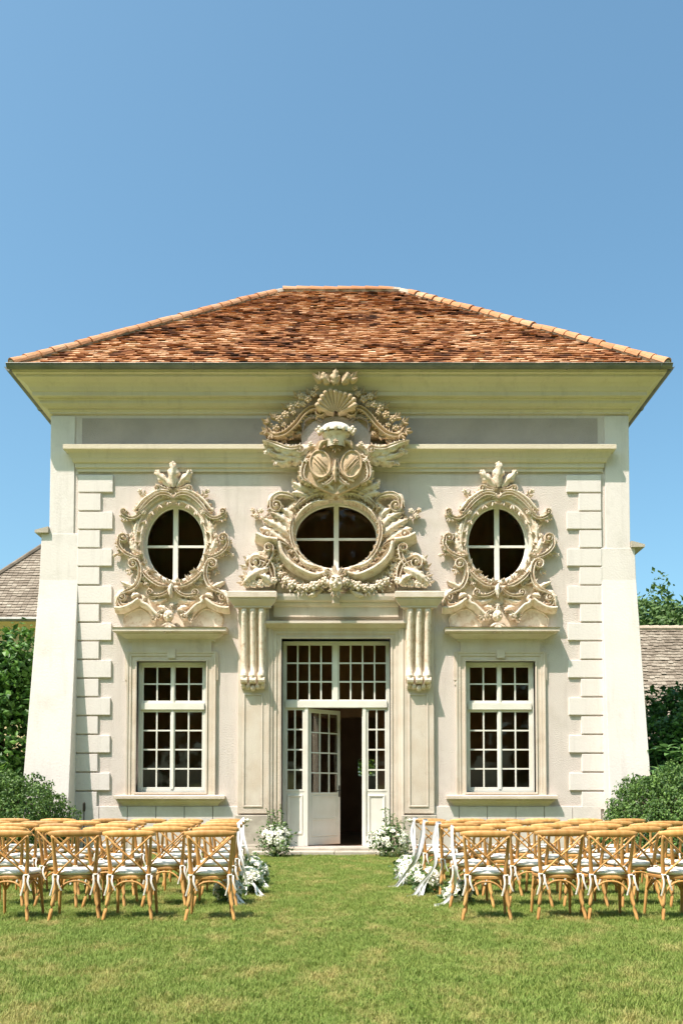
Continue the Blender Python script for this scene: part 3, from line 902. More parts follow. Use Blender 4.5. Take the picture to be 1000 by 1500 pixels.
# steps
mb = MB(); mb.box(-2.25, 2.25, -.36, .28, 0, STEPZ - .002); mb.build('threshold', M['step'], pav, bevel=.012)
for a, b in ((-1.75, -.02), (-.01, 1.75)):
    mb = MB(); mb.box(a, b, -.82, -.365, 0, .085); mb.build('step', M['step'], pav, bevel=.014)

# the masonry shell sits a hand's breadth off the axis of the doorway
for o in bpy.data.objects:
    if o.parent == pav and o.name.split('.')[0] in ('cornice', 'roof', 'gutter', 'fascia', 'side_wall', 'rear_wall', 'inner_wall', 'inner_floor', 'inner_ceiling', 'ceiling_beam',
                                                    'tie_beam', 'corner_strip', 'buttress', 'buttress_cap', 'frieze_panel', 'inner_rear_wall', 'string_course', 'quoin') or (o.type == 'EMPTY' and o.name.startswith('window')):
        o.location.x += .08
# ------------------------------------------------------------ stucco ornament
def catmull(pts, n=7):
    P = [Vector(p) for p in pts]; out = []
    P = [P[0] * 2 - P[1]] + P + [P[-1] * 2 - P[-2]]
    for i in range(1, len(P) - 2):
        for k in range(n):
            t = k / n
            a, b, c, d = P[i - 1], P[i], P[i + 1], P[i + 2]
            out.append(.5 * ((2 * b) + (c - a) * t + (2 * a - 5 * b + 4 * c - d) * t * t + (3 * b - a - 3 * c + d) * t ** 3))
    out.append(P[-2]); return out
SEC = {'flute': [(-1, 0), (-.99, .7), (-.85, 1), (-.62, .98), (-.45, .42), (-.1, .22), (.1, .22), (.3, .5), (.45, .95), (.62, 1), (.68, .7), (.8, .62), (.95, .7), (1.02, 0)],
       'round': [(-1, 0), (-.9, .45), (-.65, .76), (-.3, .95), (0, 1), (.3, .95), (.65, .76), (.9, .45), (1, 0)],
       'cornice': [(-1, 0), (-1, .35), (-.6, .45), (-.3, .62), (0, .7), (.15, .95), (.35, 1), (.8, 1), (1, .9), (1, 0)]}
def ribbon(mb, pts, wd, h, base, sec='flute', flip=1):
    """relief band on the wall following 2D points (x, z); wd and h are functions of t or numbers"""
    rows = []; n = len(pts)
    for i, p in enumerate(pts):
        t = i / (n - 1)
        d = (pts[min(i + 1, n - 1)] - pts[max(i - 1, 0)]); d = d.normalized() if d.length > 1e-9 else Vector((1, 0))
        nn = Vector((-d.y, d.x)) * flip
        w = wd(t) if callable(wd) else wd; hh = h(t) if callable(h) else h
        b_ = base(t) if callable(base) else base
        rows.append([(p.x + nn.x * s * w, -(b_ + hh * q), p.y + nn.y * s * w) if q > 0 else (p.x + nn.x * s * w, -max(b_ - .15, -.02), p.y + nn.y * s * w) for s, q in SEC[sec]])
    mb.grid(rows)
    for ix in (0, -1):
        o = len(mb.v); mb.v.extend(rows[ix]); mb.f.append(tuple(range(o, o + len(rows[ix]))))
def spiral_end(pts, r, side, turns=1.35):
    P, T = pts[-1], (pts[-1] - pts[-2]).normalized()
    N = Vector((-T.y, T.x)) * side
    c = P + N * r
    a0 = math.atan2(-N.y, -N.x)
    n = int(18 * turns)
    return [Vector((c.x + r * (1 - .80 * k / n) * math.cos(a0 + side * 2 * PI * turns * k / n), c.y + r * (1 - .80 * k / n) * math.sin(a0 + side * 2 * PI * turns * k / n))) for k in range(1, n + 1)], c
class Orn:
    """builds one symmetric cartouche; coordinates are given in an enlarged view and turned into metres"""
    def __init__(s, root, conv, cx, mater, mirror=True):
        s.root, s.conv, s.cx, s.m, s.mirror = root, conv, cx, mater, mirror
    def sides(s, only=None): return (1, -1) if s.mirror else (1,)
    def P(s, x, y, sd):
        if sd < 0: x = 2 * s.cx - x
        return s.conv(x, y)
    def scroll(s, pts, r=0, w=.05, h=.1, base=.04, side=1, r0=0, side0=1, turns=1.35, sec='flute', nm='scroll', m=None, w0=None, sym=True, taper=True):
        for sd in ((1, -1) if sym else (1,)):
            q = catmull([s.P(x, y, sd) for x, y in pts])
            nb = len(q)
            mb = MB(); boss = []
            if r:
                e, c = spiral_end(q, r, side * sd, turns); q = q + e; boss.append((c, r))
            if r0:
                qq = q[::-1]; e, c = spiral_end(qq, r0, side0 * sd, turns); q = (qq + e)[::-1]; boss.append((c, r0))
            def wf(t, w=w, q=q):
                k = 1.0
                if r: k *= min(1, (1 - t) * 2.6 + .32)
                elif taper: k *= min(1, (1 - t) * 3 + .15)
                if r0: k *= min(1, t * 2.6 + .32)
                elif taper: k *= min(1, t * 4 + .25)
                return w * k
            def hf(t):
                k = 1.0
                if r: k *= 1 + .5 * max(0, (t - .6) / .4)
                if r0: k *= 1 + .5 * max(0, (.4 - t) / .4)
                return h * k
            ribbon(mb, q, wf, hf, base, sec, sd)
            if sec != 'cornice' and w > .028:
                step = .075; acc = 0; fr_r = random.Random(int(abs(q[0].x) * 97 + abs(q[0].y) * 31)); i0 = 1
                for i in range(1, len(q) - 1):
                    acc += (q[i] - q[i - 1]).length
                    if acc < step: continue
                    acc = 0; t = i / (len(q) - 1)
                    if (r and t > .8) or (r0 and t < .2): continue
                    d = (q[i + 1] - q[i - 1]).normalized(); nn = Vector((-d.y, d.x))
                    for e in (1, -1):
                        if fr_r.random() < .22: continue
                        L = w * fr_r.uniform(.9, 1.7); a_ = (nn * e + d * .8).normalized(); b2 = Vector((-a_.y, a_.x))
                        p0 = q[i] + nn * e * wf(t) * .75; rws = []
                        for k2 in range(5):
                            u2 = k2 / 4; w2 = .017 * (1 - u2 ** 3) + .004; pp = p0 + a_ * L * u2 - d * (.25 * L * u2 * u2)
                            zz_ = base + h * (.75 - .35 * u2) + .03 * u2 * u2
                            rws.append([(pp.x - b2.x * w2, -base * .3, pp.y - b2.y * w2), (pp.x - b2.x * w2 * .6, -zz_ + .008, pp.y - b2.y * w2 * .6), (pp.x, -zz_ - .012, pp.y), (pp.x + b2.x * w2 * .6, -zz_ + .008, pp.y + b2.y * w2 * .6), (pp.x + b2.x * w2, -base * .3, pp.y + b2.y * w2)])
                        mb.grid(rws)
            for c, rr in boss: mb.ball((c.x, -(base + h * 1.25), c.y), (rr * .27, rr * .3, rr * .27), 8, 6)
            mb.build(nm, m or s.m, s.root, smooth=True)
    def leaf(s, pts, w=.12, h=.10, base=.04, lobes=5, lift=.05, nm='leaf', sym=True, m=None, curl=0.0):
        for sd in ((1, -1) if sym else (1,)):
            q = catmull([s.P(x, y, sd) for x, y in pts], 10)
            n = len(q); mb = MB(); rows = []
            for i, p in enumerate(q):
                t = i / (n - 1)
                d = (q[min(i + 1, n - 1)] - q[max(i - 1, 0)]).normalized(); nn = Vector((-d.y, d.x))
                env = math.sin(PI * min(1, (.18 + .82 * t)) ** 1.0) ** .7 if t < 1 else .02
                env = (.35 + .65 * math.sin(PI * t ** .8)) * (1 - t ** 6)
                lob = .68 + .32 * abs(math.sin(PI * lobes * t))
                row = []
                for k in range(-6, 7):
                    u = k / 6
                    ww = w * env * (lob if abs(u) > .5 else 1)
                    sweep = d * (abs(u) * ww * .45)
                    z = base + lift * t ** 2 + h * (1 - u * u) ** .5 * (.55 + .45 * math.sin(PI * t)) if abs(u) < 1 else base - .06
                    z += .22 * h * math.cos(abs(u) * 2.2 * PI) * (1 - abs(u))
                    if abs(u) < 1: z += .16 * h * math.sin(PI * 2 * lobes * t) * abs(u)
                    if abs(u) < .05: z -= .18 * h
                    row.append((p.x + nn.x * u * ww + sweep.x, -z, p.y + nn.y * u * ww + sweep.y))
                rows.append(row)
            mb.grid(rows)
            mb.build(nm, m or s.m, s.root, smooth=True)
    def flower(s, x, y, r=.08, base=.08, nm='flower', sym=True, m=None, n=5, rot=0.0):
        for sd in ((1, -1) if sym else (1,)):
            c = s.P(x, y, sd); mb = MB()
            for k in range(n):
                a = 2 * PI * k / n + rot + (x % 7)
                mb.ball((c.x + r * .62 * math.cos(a), -base, c.y + r * .62 * math.sin(a)), (r * .48, r * .5, r * .48), 8, 5)
            mb.ball((c.x, -base - r * .35, c.y), (r * .34, r * .4, r * .34), 8, 5)
            mb.build(nm, m or s.m, s.root, smooth=True)
    def tuft(s, x, y, ang, L=.2, n=3, spread=60, w=.05, base=.08, sym=True, m=None, nm='leaf_tuft'):
        """a small fan of pointed lobes"""
        for sd in ((1, -1) if sym else (1,)):
            c = s.P(x, y, sd); mb = MB()
            for k in range(n):
                a = R(ang + (k - (n - 1) / 2) * spread / max(1, n - 1))
                if sd < 0: a = PI - a
                d = Vector((math.cos(a), math.sin(a))); nn = Vector((-d.y, d.x)); LL = L * (1 - .25 * abs(k - (n - 1) / 2) / max(1, (n - 1) / 2))
                rows = []
                for i in range(8):
                    t = i / 7; ww = w * (.45 + .55 * math.sin(PI * (t ** .7))) * (1 - t ** 5 * .8)
                    bend = nn * (.12 * LL * t * t * (1 if k % 2 else -1))
                    p = c + d * LL * t + bend
                    rows.append([(p.x + nn.x * u * ww, -(base - .05 + (.05 + w * .9) * math.cos(u * PI / 2) + .04 * t * t - (.02 if u == 0 else 0)), p.y + nn.y * u * ww) for u in (-1, -.6, -.25, 0, .25, .6, 1)])
                mb.grid(rows)
            mb.build(nm, m or s.m, s.root, smooth=True)

# ---- cartouche around each small oval window (coordinates read in a 4.76x enlargement)
def side_cartouche(sgn):
    pxc = 150 + 510 / 4.762
    def conv(x, y):
        py = 670 + y / 4.762
        dx = (x - 510) / 4.762
        return Vector((sgn * CXO + math.copysign(sX(abs(dx), py, -.1), dx), fZ(py, -.1)))
    root = MB()
    oval_mould(root, sgn * CXO, OZ, OA, OB, [(0, -.17), (0, .05), (.02, .09), (.05, .09), (.06, .05), (.10, .055), (.12, .11), (.15, .115), (.17, .07), (.18, .0)])
    ro = root.build('cartouche', M['stucco'], pav, smooth=False)
    c = Orn(ro, conv, 510, M['stucco'])
    # background field between the ornaments and the apron panel
    out = [(200, 480), (240, 330), (340, 250), (430, 215), (510, 205)]
    o2 = [(150, 1178), (160, 1070), (285, 1020), (400, 1110), (450, 1178)]
    pts = [(170, 1178), (165, 1075), (210, 1045), (240, 900), (260, 820), (215, 690), (200, 600), (215, 480), (250, 360), (330, 270), (430, 215), (510, 200)]
    L = [conv(x, y) for x, y in pts]; Rr = [conv(1020 - x, y) for x, y in pts][::-1]
    poly = [(p.x, p.y) for p in L] + [(p.x, p.y) for p in Rr[1:]]
    plate_obj('ground_panel', poly, [oval(sgn * CXO, OZ, OA + .02, OB + .02)], -.045, .004, M['stucco'], ro, bevel=.012)
    # crest
    c.leaf([(510, 215), (505, 150), (512, 95), (505, 42)], .15, .12, .10, 3, .10, sym=False, nm='crest_leaf')
    c.leaf([(490, 210), (450, 165), (415, 135), (392, 98)], .11, .10, .08, 3, .08, nm='crest_leaf')
    c.flower(398, 112, .07, .14); c.flower(508, 62, .075, .19, sym=False)
    c.scroll([(500, 225), (455, 225), (428, 215), (410, 205)], .055, .038, .10, .06, side=1)
    # arches over the oval
    c.scroll([(510, 290), (470, 262), (410, 262), (345, 305), (290, 365), (255, 400)], 0, .05, .10, .07, sec='flute')
    c.scroll([(480, 235), (400, 235), (310, 290), (262, 345), (240, 372)], 0, .042, .12, .05, sec='round')
    c.scroll([(330, 360), (285, 395), (235, 425), (190, 418), (155, 395)], .055, .042, .11, .05, side=-1)
    c.tuft(180, 410, 235, .17, 4, 90, .045, .09)
    c.tuft(300, 262, 125, .13, 3, 110, .045, .09); c.flower(275, 235, .055, .10)
    c.flower(305, 385, .06, .13); c.flower(240, 365, .045, .11)
    # ears
    c.scroll([(300, 680), (235, 695), (165, 660), (130, 610), (135, 560)], .085, .045, .12, .05, side=-1, turns=1.5)
    c.leaf([(285, 670), (245, 650), (220, 600), (215, 560)], .10, .08, .05, 5, .03)
    c.tuft(135, 590, 170, .13, 2, 40, .03, .08); c.tuft(150, 660, 200, .15, 3, 70, .03, .08); c.flower(100, 680, .045, .08)
    c.flower(215, 545, .05, .10)
    for k in range(4): c.tuft(235 + k * 14, 640 + k * 12, 110, .11, 1, 0, .022, .09)
    # lower scrolls
    c.scroll([(150, 955), (190, 935), (250, 900), (280, 830), (275, 765), (262, 735)], .085, .055, .13, .06, side=1, turns=1.4)
    c.tuft(215, 780, 250, .16, 4, 90, .04, .10)
    c.leaf([(260, 905), (220, 900), (180, 885), (145, 868)], .07, .08, .08, 3, .05)
    c.scroll([(290, 965), (250, 1010), (200, 1035), (150, 1030), (135, 985)], .075, .045, .12, .06, side=-1, turns=1.5)
    c.leaf([(200, 930), (160, 945), (128, 985), (118, 1040)], .10, .10, .07, 4, .04)
    c.leaf([(285, 960), (250, 965), (225, 985)], .07, .08, .12, 3, .03)
    # swags joining under the oval
    c.scroll([(500, 905), (475, 940), (430, 965), (385, 968), (350, 962)], .058, .04, .11, .07, side=-1)
    c.scroll([(300, 800), (350, 850), (410, 890), (470, 905)], 0, .045, .11, .10, sec='flute')
    c.flower(312, 845, .06, .12); c.flower(300, 800, .055, .12); c.tuft(330, 860, 230, .13, 3, 80, .035, .1)
    c.leaf([(505, 880), (495, 930), (500, 985)], .07, .10, .12, 3, .04, sym=False, nm='drop_leaf')
    c.tuft(455, 880, 120, .10, 3, 60, .035, .14)
    c.tuft(500, 1030, 180, .15, 3, 60, .03, .06); c.flower(500, 1032, .05, .08, sym=False)
    # heavy curved cornice at the foot
    c.scroll([(112, 1066), (150, 1068), (195, 1058), (240, 1036), (268, 1014), (285, 1004)], 0, .062, .22, .03, sec='cornice', nm='foot_cornice', taper=False)
    c.scroll([(285, 1004), (302, 1030), (335, 1046), (365, 1075), (400, 1108), (445, 1122)], 0, .062, .22, .03, sec='cornice', nm='foot_cornice', taper=False)
    c.scroll([(172, 1178), (170, 1110), (285, 1055), (375, 1140), (390, 1178)], 0, .014, .02, .045, sec='round', nm='panel_bead', taper=False)
    c.tuft(400, 1110, 200, .16, 4, 120, .04, .16); c.tuft(395, 1140, 160, .12, 3, 100, .035, .16)
    c.scroll([(470, 1080), (430, 1085), (412, 1110)], .04, .03, .08, .18, side=1)
    for k in range(-3, 22):      # leaflets wrapping the oval
        a = R(-88 + k * 8 * 1.0 + 24)
        xx = 510 - 228 * math.cos(a); yy = 590 + 290 * math.sin(a)
        if k % 2 == 0: c.tuft(xx, yy, math.degrees(-a) + 180 - (35 if a > 0 else -35), .13, 2, 50, .032, .09)
    c.scroll([(395, 800), (345, 790), (315, 830), (330, 885)], .04, .028, .08, .06, side=1)
    c.leaf([(470, 985), (430, 1000), (385, 1010), (350, 1000)], .07, .07, .06, 4, .04)
    c.leaf([(480, 1070), (440, 1050), (400, 1045)], .07, .07, .08, 4, .04)
    c.leaf([(290, 960), (310, 985), (300, 1010)], .05, .06, .10, 3, .03)
    c.tuft(230, 700, 200, .14, 4, 90, .04, .10); c.tuft(250, 480, 140, .15, 4, 90, .035, .07)
    c.leaf([(250, 560), (245, 500), (262, 430)], .07, .06, .06, 5, .02)
    # small mask and beard leaves
    mk = MB(); q = conv(490, 1115)
    mk.ball((q.x, -.22, q.y), (.115, .11, .13), 12, 9)
    mk.ball((q.x, -.33, q.y - .0), (.022, .035, .04), 6, 5)
    for e in (-1, 1): mk.ball((q.x + e * .045, -.305, q.y + .035), (.028, .025, .016), 6, 5); mk.ball((q.x + e * .06, -.29, q.y - .03), (.04, .04, .035), 6, 5)
    mk.ball((q.x, -.31, q.y - .065), (.04, .025, .015), 6, 4)
    mk.build('mask', M['stucco'], ro, smooth=True)
    c.tuft(490, 1165, 270, .26, 6, 110, .045, .26, sym=False)
    c.tuft(490, 1090, 90, .16, 5, 120, .04, .20, sym=False)
    return ro
side_cartouche(-1); side_cartouche(1)

# ---- the great central cartouche (coordinates read in a 3.33x enlargement)
DEPTHS = [(-200, -.62), (150, -.62), (300, -.50), (520, -.50), (680, -.22), (950, -.24), (1100, -.34), (1300, -.34)]
def convc(x, y):
    py = 530 + y / 3.3333
    dx = (x - 508) / 3.3333
    Yd = -.15
    for (ya, da), (yb, db) in zip(DEPTHS[:-1], DEPTHS[1:]):
        if ya <= y <= yb: Yd = da + (db - da) * (y - ya) / (yb - ya)
    return Vector((math.copysign(sX(abs(dx), py, Yd), dx), fZ(py, Yd)))
rt = MB()
oval_mould(rt, 0, CZO, CA, CB, [(0, -.17), (0, .10), (.04, .14), (.07, .14), (.09, .10), (.16, .13), (.20, .19), (.25, .19), (.28, .13), (.285, .0)])
cen = rt.build('cartouche', M['stucco'], pav)
cen['label'] = 'great central cartouche with shell, crown and twin oval shields'
c = Orn(cen, convc, 508, M['stucco'])
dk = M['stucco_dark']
def cpoly(pts): 
    L = [convc(x, y) for x, y in pts]; Rr = [convc(1016 - x, y) for x, y in pts][::-1]
    return [(p.x, p.y) for p in L] + [(p.x, p.y) for p in Rr]
plate_obj('ground_panel', cpoly([(215, 1140), (215, 960), (190, 880), (200, 760), (270, 690), (330, 620), (370, 560), (480, 560)]),
          [oval(0, CZO, CA + .02, CB + .02, 64)], -.07, .004, M['stucco'], cen, .015)
# shield body behind the medallions
zsb = cpoly([(500, 660), (400, 610), (352, 560), (345, 460), (380, 430), (425, 378), (500, 370)])
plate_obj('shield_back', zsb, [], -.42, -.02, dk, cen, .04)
# upper crest panel, following the cornice outwards
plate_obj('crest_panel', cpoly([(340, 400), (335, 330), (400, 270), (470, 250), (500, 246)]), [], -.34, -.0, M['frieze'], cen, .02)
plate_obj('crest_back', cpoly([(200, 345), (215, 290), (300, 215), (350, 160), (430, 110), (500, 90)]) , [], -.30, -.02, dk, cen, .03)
# shell ribs
c0_ = convc(508, 250)
sh = MB()
for k in range(11):
    a = R(18 + 144 * k / 10); d = Vector((math.cos(a), math.sin(a))); nn = Vector((-d.y, d.x)); L = .43 + .03 * math.sin(k * 1.2)
    rows = []
    for i in range(9):
        t = i / 8; ww = .018 + .052 * t
        p = c0_ + d * L * (.12 + .88 * t)
        rows.append([(p.x + nn.x * u * ww, -(.48 + .16 * t ** 1.5 + .06 * math.cos(u * PI / 2)) if abs(u) < 1 else -.36, p.y + nn.y * u * ww) for u in (-1, -.8, -.5, 0, .5, .8, 1)])
    sh.grid(rows)
    e = c0_ + d * L; sh.ball((e.x, -.64, e.y), (.06, .06, .06), 7, 5)
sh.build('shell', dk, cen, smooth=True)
for x, y, a in ((508, 118, 90), (470, 112, 115), (546, 112, 65), (440, 100, 140), (576, 100, 40)):
    c.tuft(x, y, a, .24, 3, 50, .07, .70, sym=False, m=dk)
c.leaf([(508, 125), (505, 95), (510, 52)], .13, .10, .72, 3, .06, sym=False, m=dk)
c.leaf([(480, 118), (455, 90), (445, 65)], .10, .09, .70, 3, .05, m=dk)
# upper volutes and their flower garlands
c.scroll([(165, 305), (195, 350), (250, 345), (305, 300), (345, 245), (382, 213), (424, 206)], .105, .06, .12, .36, side=-1, turns=1.3, m=M['stucco_dark'])
c.scroll([(345, 330), (350, 270), (400, 250), (440, 280)], 0, .03, .06, .36, m=M['frieze'])
for x, y, r_, b_ in ((400, 150, .07, .56), (372, 175, .08, .54), (340, 160, .08, .52), (322, 200, .08, .50), (290, 212, .09, .48), (262, 250, .085, .46), (230, 270, .08, .44),
                     (215, 312, .08, .40), (252, 300, .06, .42), (300, 240, .06, .48), (185, 300, .06, .40), (350, 200, .06, .5), (415, 125, .06, .6)):
    c.flower(x, y, r_, b_, m=dk)
for x, y, a in ((385, 140, 120), (330, 150, 140), (275, 210, 150), (215, 265, 140), (180, 290, 150), (195, 345, 230), (170, 330, 200)):
    c.tuft(x, y, a, .17, 3, 90, .045, .44, m=dk)
for x, y in ((330, 325), (290, 345), (255, 362)): c.tuft(x, y, 240, .14, 4, 80, .03, .36, m=dk)
c.leaf([(300, 330), (250, 350), (205, 345), (165, 300)], .09, .08, .36, 5, .03, m=dk)
# crown
cr = MB()
q = convc(508, 352)
W_ = .33
rows = []
for i in range(7):
    t = i / 6; r_ = 1.25 * [1.0, 1.02, .98, .86, .62, .34, .02][i]; z = .03 + .95 * [0, .06, .11, .16, .20, .225, .235][i]
    rows.append([(q.x + W_ * .78 * r_ * math.cos(a), -.45 - .22 * r_ * math.sin(a), q.y + z) for a in [PI * 2 * j / 20 for j in range(20)]])
cr.grid(rows, closed_v=True)
cr.build('crown_cap', M['white'], cen, smooth=True)
cr = MB()
rows = [[(q.x + W_ * k * math.cos(a), -.45 - .25 * k * math.sin(a), q.y + z) for a in [PI * 2 * j / 20 for j in range(20)]] for k, z in ((.62, -.28), (.70, -.14), (.78, -.05), (.92, -.02), (.95, .03), (.84, .04))]
cr.grid(rows, closed_v=True)
for k in range(7):
    a = PI + PI * k / 6
    x = q.x + W_ * 1.02 * math.cos(a); yy = -.45 + .27 * math.sin(a)
    cr.ball((x, yy, q.y + .06), (.045, .045, .06), 7, 5)
    if k in (0, 1, 5, 6): cr.tube([(x, yy, q.y), (x + .08 * math.cos(a), yy, q.y + .10)], [.05, .025], 7); cr.ball((x + .08 * math.cos(a), yy, q.y + .11), .04, 7, 5)
cr.build('crown', M['stucco'], cen, smooth=True)
c.flower(508, 400, .06, .62, sym=False, m=dk)
c.tuft(508, 405, 270, .20, 5, 120, .04, .50, sym=False, m=dk)
c.leaf([(470, 385), (440, 400), (425, 430)], .06, .07, .52, 3, .03, m=dk)
# wings
c.leaf([(420, 400), (370, 412), (330, 430), (270, 425), (215, 405), (150, 380)], .16, .12, .34, 6, .10, nm='wing')
c.leaf([(400, 430), (350, 455), (300, 462), (240, 450), (170, 430)], .12, .11, .30, 6, .06, nm='wing')
c.leaf([(330, 455), (285, 470), (240, 478), (205, 470)], .08, .08, .28, 4, .04, nm='wing')
c.scroll([(150, 382), (200, 392), (250, 412), (290, 420), (330, 412)], .07, .045, .10, .42, side=-1, turns=1.3)
c.flower(185, 425, .07, .40); c.flower(165, 432, .05, .38); c.tuft(215, 470, 235, .14, 3, 80, .04, .34); c.flower(385, 400, .06, .48)
c.tuft(300, 460, 250, .12, 4, 80, .03, .36)
# medallions
for e in (-1, 1):
    q = convc(508 + e * 76, 500); a_, b_ = .205, .275
    md = MB(); n = 28; rows = []
    for k, y in ((1.18, .36), (1.18, .50), (1.10, .54), (1.0, .53), (.97, .50), (.8, .515), (.5, .53), (.02, .535)):
        rows.append([(q.x + a_ * k * math.cos(2 * PI * j / n) + e * .02 * math.sin(2 * PI * j / n), -y, q.y + b_ * k * math.sin(2 * PI * j / n)) for j in range(n)])
    md.grid(rows, closed_v=True)
    mo = md.build('medallion', dk, cen, smooth=True)
    # shallow charge: wavy bend and buds
    ch = MB()
    cx_, cz_ = q.x, q.y
    ch.tube([(cx_ - .13, -.545, cz_ - .15 * e), (cx_, -.552, cz_), (cx_ + .13, -.545, cz_ + .15 * e)], .014, 6)
    ch.tube([(cx_ - .15, -.545, cz_ - .07 * e), (cx_ - .02, -.552, cz_ + .08 * e), (cx_ + .08, -.545, cz_ + .19 * e)], .008, 6)
    ch.tube([(cx_ - .08, -.545, cz_ - .19 * e), (cx_ + .02, -.552, cz_ - .08 * e), (cx_ + .15, -.545, cz_ + .07 * e)], .008, 6)
    ch.build('emblem', dk, cen, smooth=True)
c.scroll([(385, 600), (350, 570), (345, 520), (365, 470), (390, 455)], .06, .055, .12, .36, side=-1, turns=1.3)
c.scroll([(420, 590), (460, 560), (490, 520), (500, 470)], 0, .03, .08, .44)
c.scroll([(490, 500), (500, 560), (470, 600), (440, 615)], 0, .04, .09, .42)
c.flower(365, 480, .05, .48); c.tuft(350, 560, 200, .13, 3, 80, .035, .38)
c.leaf([(508, 600), (505, 540), (508, 470)], .07, .09, .48, 4, .03, sym=False, m=dk)
# bow and palmette over the oval
c.leaf([(505, 665), (495, 635), (475, 610), (462, 592)], .10, .12, .30, 3, .10)
c.leaf([(508, 650), (508, 610), (508, 572)], .09, .10, .32, 3, .06, sym=False, m=dk)
c.flower(468, 600, .055, .44)
for x, y, a in ((430, 610, 150), (400, 625, 170), (560, 0, 0)):
    if y: c.tuft(x, y, a, .18, 4, 90, .045, .26)
# shoulders
c.scroll([(500, 655), (455, 632), (400, 640), (345, 675), (300, 720)], 0, .055, .12, .17, sec='flute')
c.scroll([(470, 680), (400, 690), (340, 730), (300, 790)], 0, .035, .10, .20, sec='round')
c.leaf([(400, 645), (365, 620), (330, 605), (290, 580)], .13, .11, .20, 4, .08)
c.leaf([(380, 660), (330, 640), (290, 640)], .10, .10, .20, 4, .05)
c.flower(345, 575, .08, .26); c.flower(310, 600, .075, .26); c.flower(300, 565, .05, .22); c.flower(375, 590, .06, .30)
c.flower(340, 625, .06, .28)
c.scroll([(330, 690), (290, 650), (235, 640), (200, 665), (195, 700)], .10, .055, .13, .13, side=1, turns=1.4)
c.leaf([(300, 650), (240, 640), (190, 660), (172, 710)], .09, .09, .14, 4, .05)
c.tuft(190, 715, 250, .13, 3, 80, .04, .15)
# sprig
c.flower(100, 715, .055, .10); c.flower(115, 745, .06, .12); c.flower(140, 720, .06, .12); c.flower(145, 755, .05, .10)
c.tuft(125, 735, 200, .16, 5, 180, .035, .08); c.tuft(160, 745, 20, .16, 2, 40, .03, .07)
# side acanthus
c.leaf([(285, 850), (250, 820), (200, 790), (150, 765)], .14, .12, .12, 5, .08)
c.leaf([(285, 830), (265, 780), (225, 750), (185, 735)], .12, .12, .12, 5, .07)
c.leaf([(290, 800), (285, 750), (260, 725), (235, 715)], .10, .10, .12, 4, .05)
c.leaf([(270, 880), (220, 850), (165, 820), (135, 815)], .12, .11, .12, 5, .08)
for x, y in ((215, 760), (235, 790), (262, 770), (180, 775)): c.tuft(x, y, 150, .16, 4, 70, .028, .20)
c.scroll([(290, 905), (250, 880), (215, 870), (170, 865)], .10, .05, .14, .14, side=-1, turns=1.4)
c.scroll([(300, 760), (290, 830), (305, 900), (345, 960), (400, 1000)], 0, .045, .12, .20, sec='flute')
# heavy broken cornice sweeping under the oval
c.scroll([(118, 855), (160, 875), (222, 885)], 0, .085, .34, .06, sec='cornice', nm='swept_cornice', taper=False)
c.scroll([(222, 885), (240, 945), (285, 995), (345, 1030), (405, 1050), (462, 1040)], .065, .080, .32, .06, sec='cornice', nm='swept_cornice', side=1, turns=1.1, taper=False)
for x, y in ((300, 915), (325, 950), (350, 975), (385, 995), (420, 1000)):
    c.tuft(x, y, 200, .15, 3, 90, .04, .24); c.flower(x + 12, y + 6, .045, .27)
c.leaf([(330, 960), (370, 990), (430, 1005)], .07, .08, .26, 4, .03)
# lower garland
gar = [(205, 925), (215, 960), (222, 1000), (235, 1035), (262, 1062), (295, 1082), (330, 1098), (365, 1100), (400, 1092), (430, 1080), (455, 1070)]
for i, (x, y) in enumerate(gar):
    c.flower(x, y, .07 + .015 * (i % 3), .16 + .02 * i)
    c.tuft(x - 8, y + 8, 200 + 12 * i, .15, 3, 100, .04, .14 + .015 * i)
    c.tuft(x + 10, y - 8, 60 - 5 * i, .12, 2, 60, .035, .14 + .015 * i)
c.scroll([(250, 1030), (300, 1075), (360, 1110), (430, 1110), (470, 1130)], 0, .04, .10, .14)
c.leaf([(440, 1110), (400, 1130), (370, 1142)], .08, .09, .20, 4, .05)
c.leaf([(330, 1090), (345, 1120), (340, 1142)], .07, .08, .18, 4, .05)
# volute legs on the capitals
c.scroll([(205, 1090), (200, 1030), (180, 985), (130, 960)], .11, .07, .20, .14, side=1, turns=1.3)
c.scroll([(60, 1090), (100, 1040), (150, 1010), (185, 960), (195, 915)], .06, .06, .20, .16, side=1)
c.leaf([(190, 960), (130, 950), (85, 965), (70, 985)], .10, .10, .20, 4, .06)
c.leaf([(180, 1010), (130, 1030), (85, 1060), (55, 1090)], .14, .16, .26, 5, .06)
c.leaf([(200, 1090), (170, 1060), (140, 1050)], .10, .12, .34, 4, .06)
for x, y, r_ in ((75, 1085, .09), (108, 1085, .09), (142, 1082, .095), (175, 1080, .09), (205, 1070, .08), (165, 935, .075), (190, 915, .08), (140, 940, .06), (120, 1000, .07), (100, 975, .05), (155, 985, .06)):
    c.flower(x, y, r_, .34 if y > 1050 else .26, n=6)
for x, y, a in ((75, 1000, 160), (70, 1040, 180), (90, 965, 150), (60, 1070, 180), (215, 905, 60)): c.tuft(x, y, a, .17, 3, 90, .045, .22)
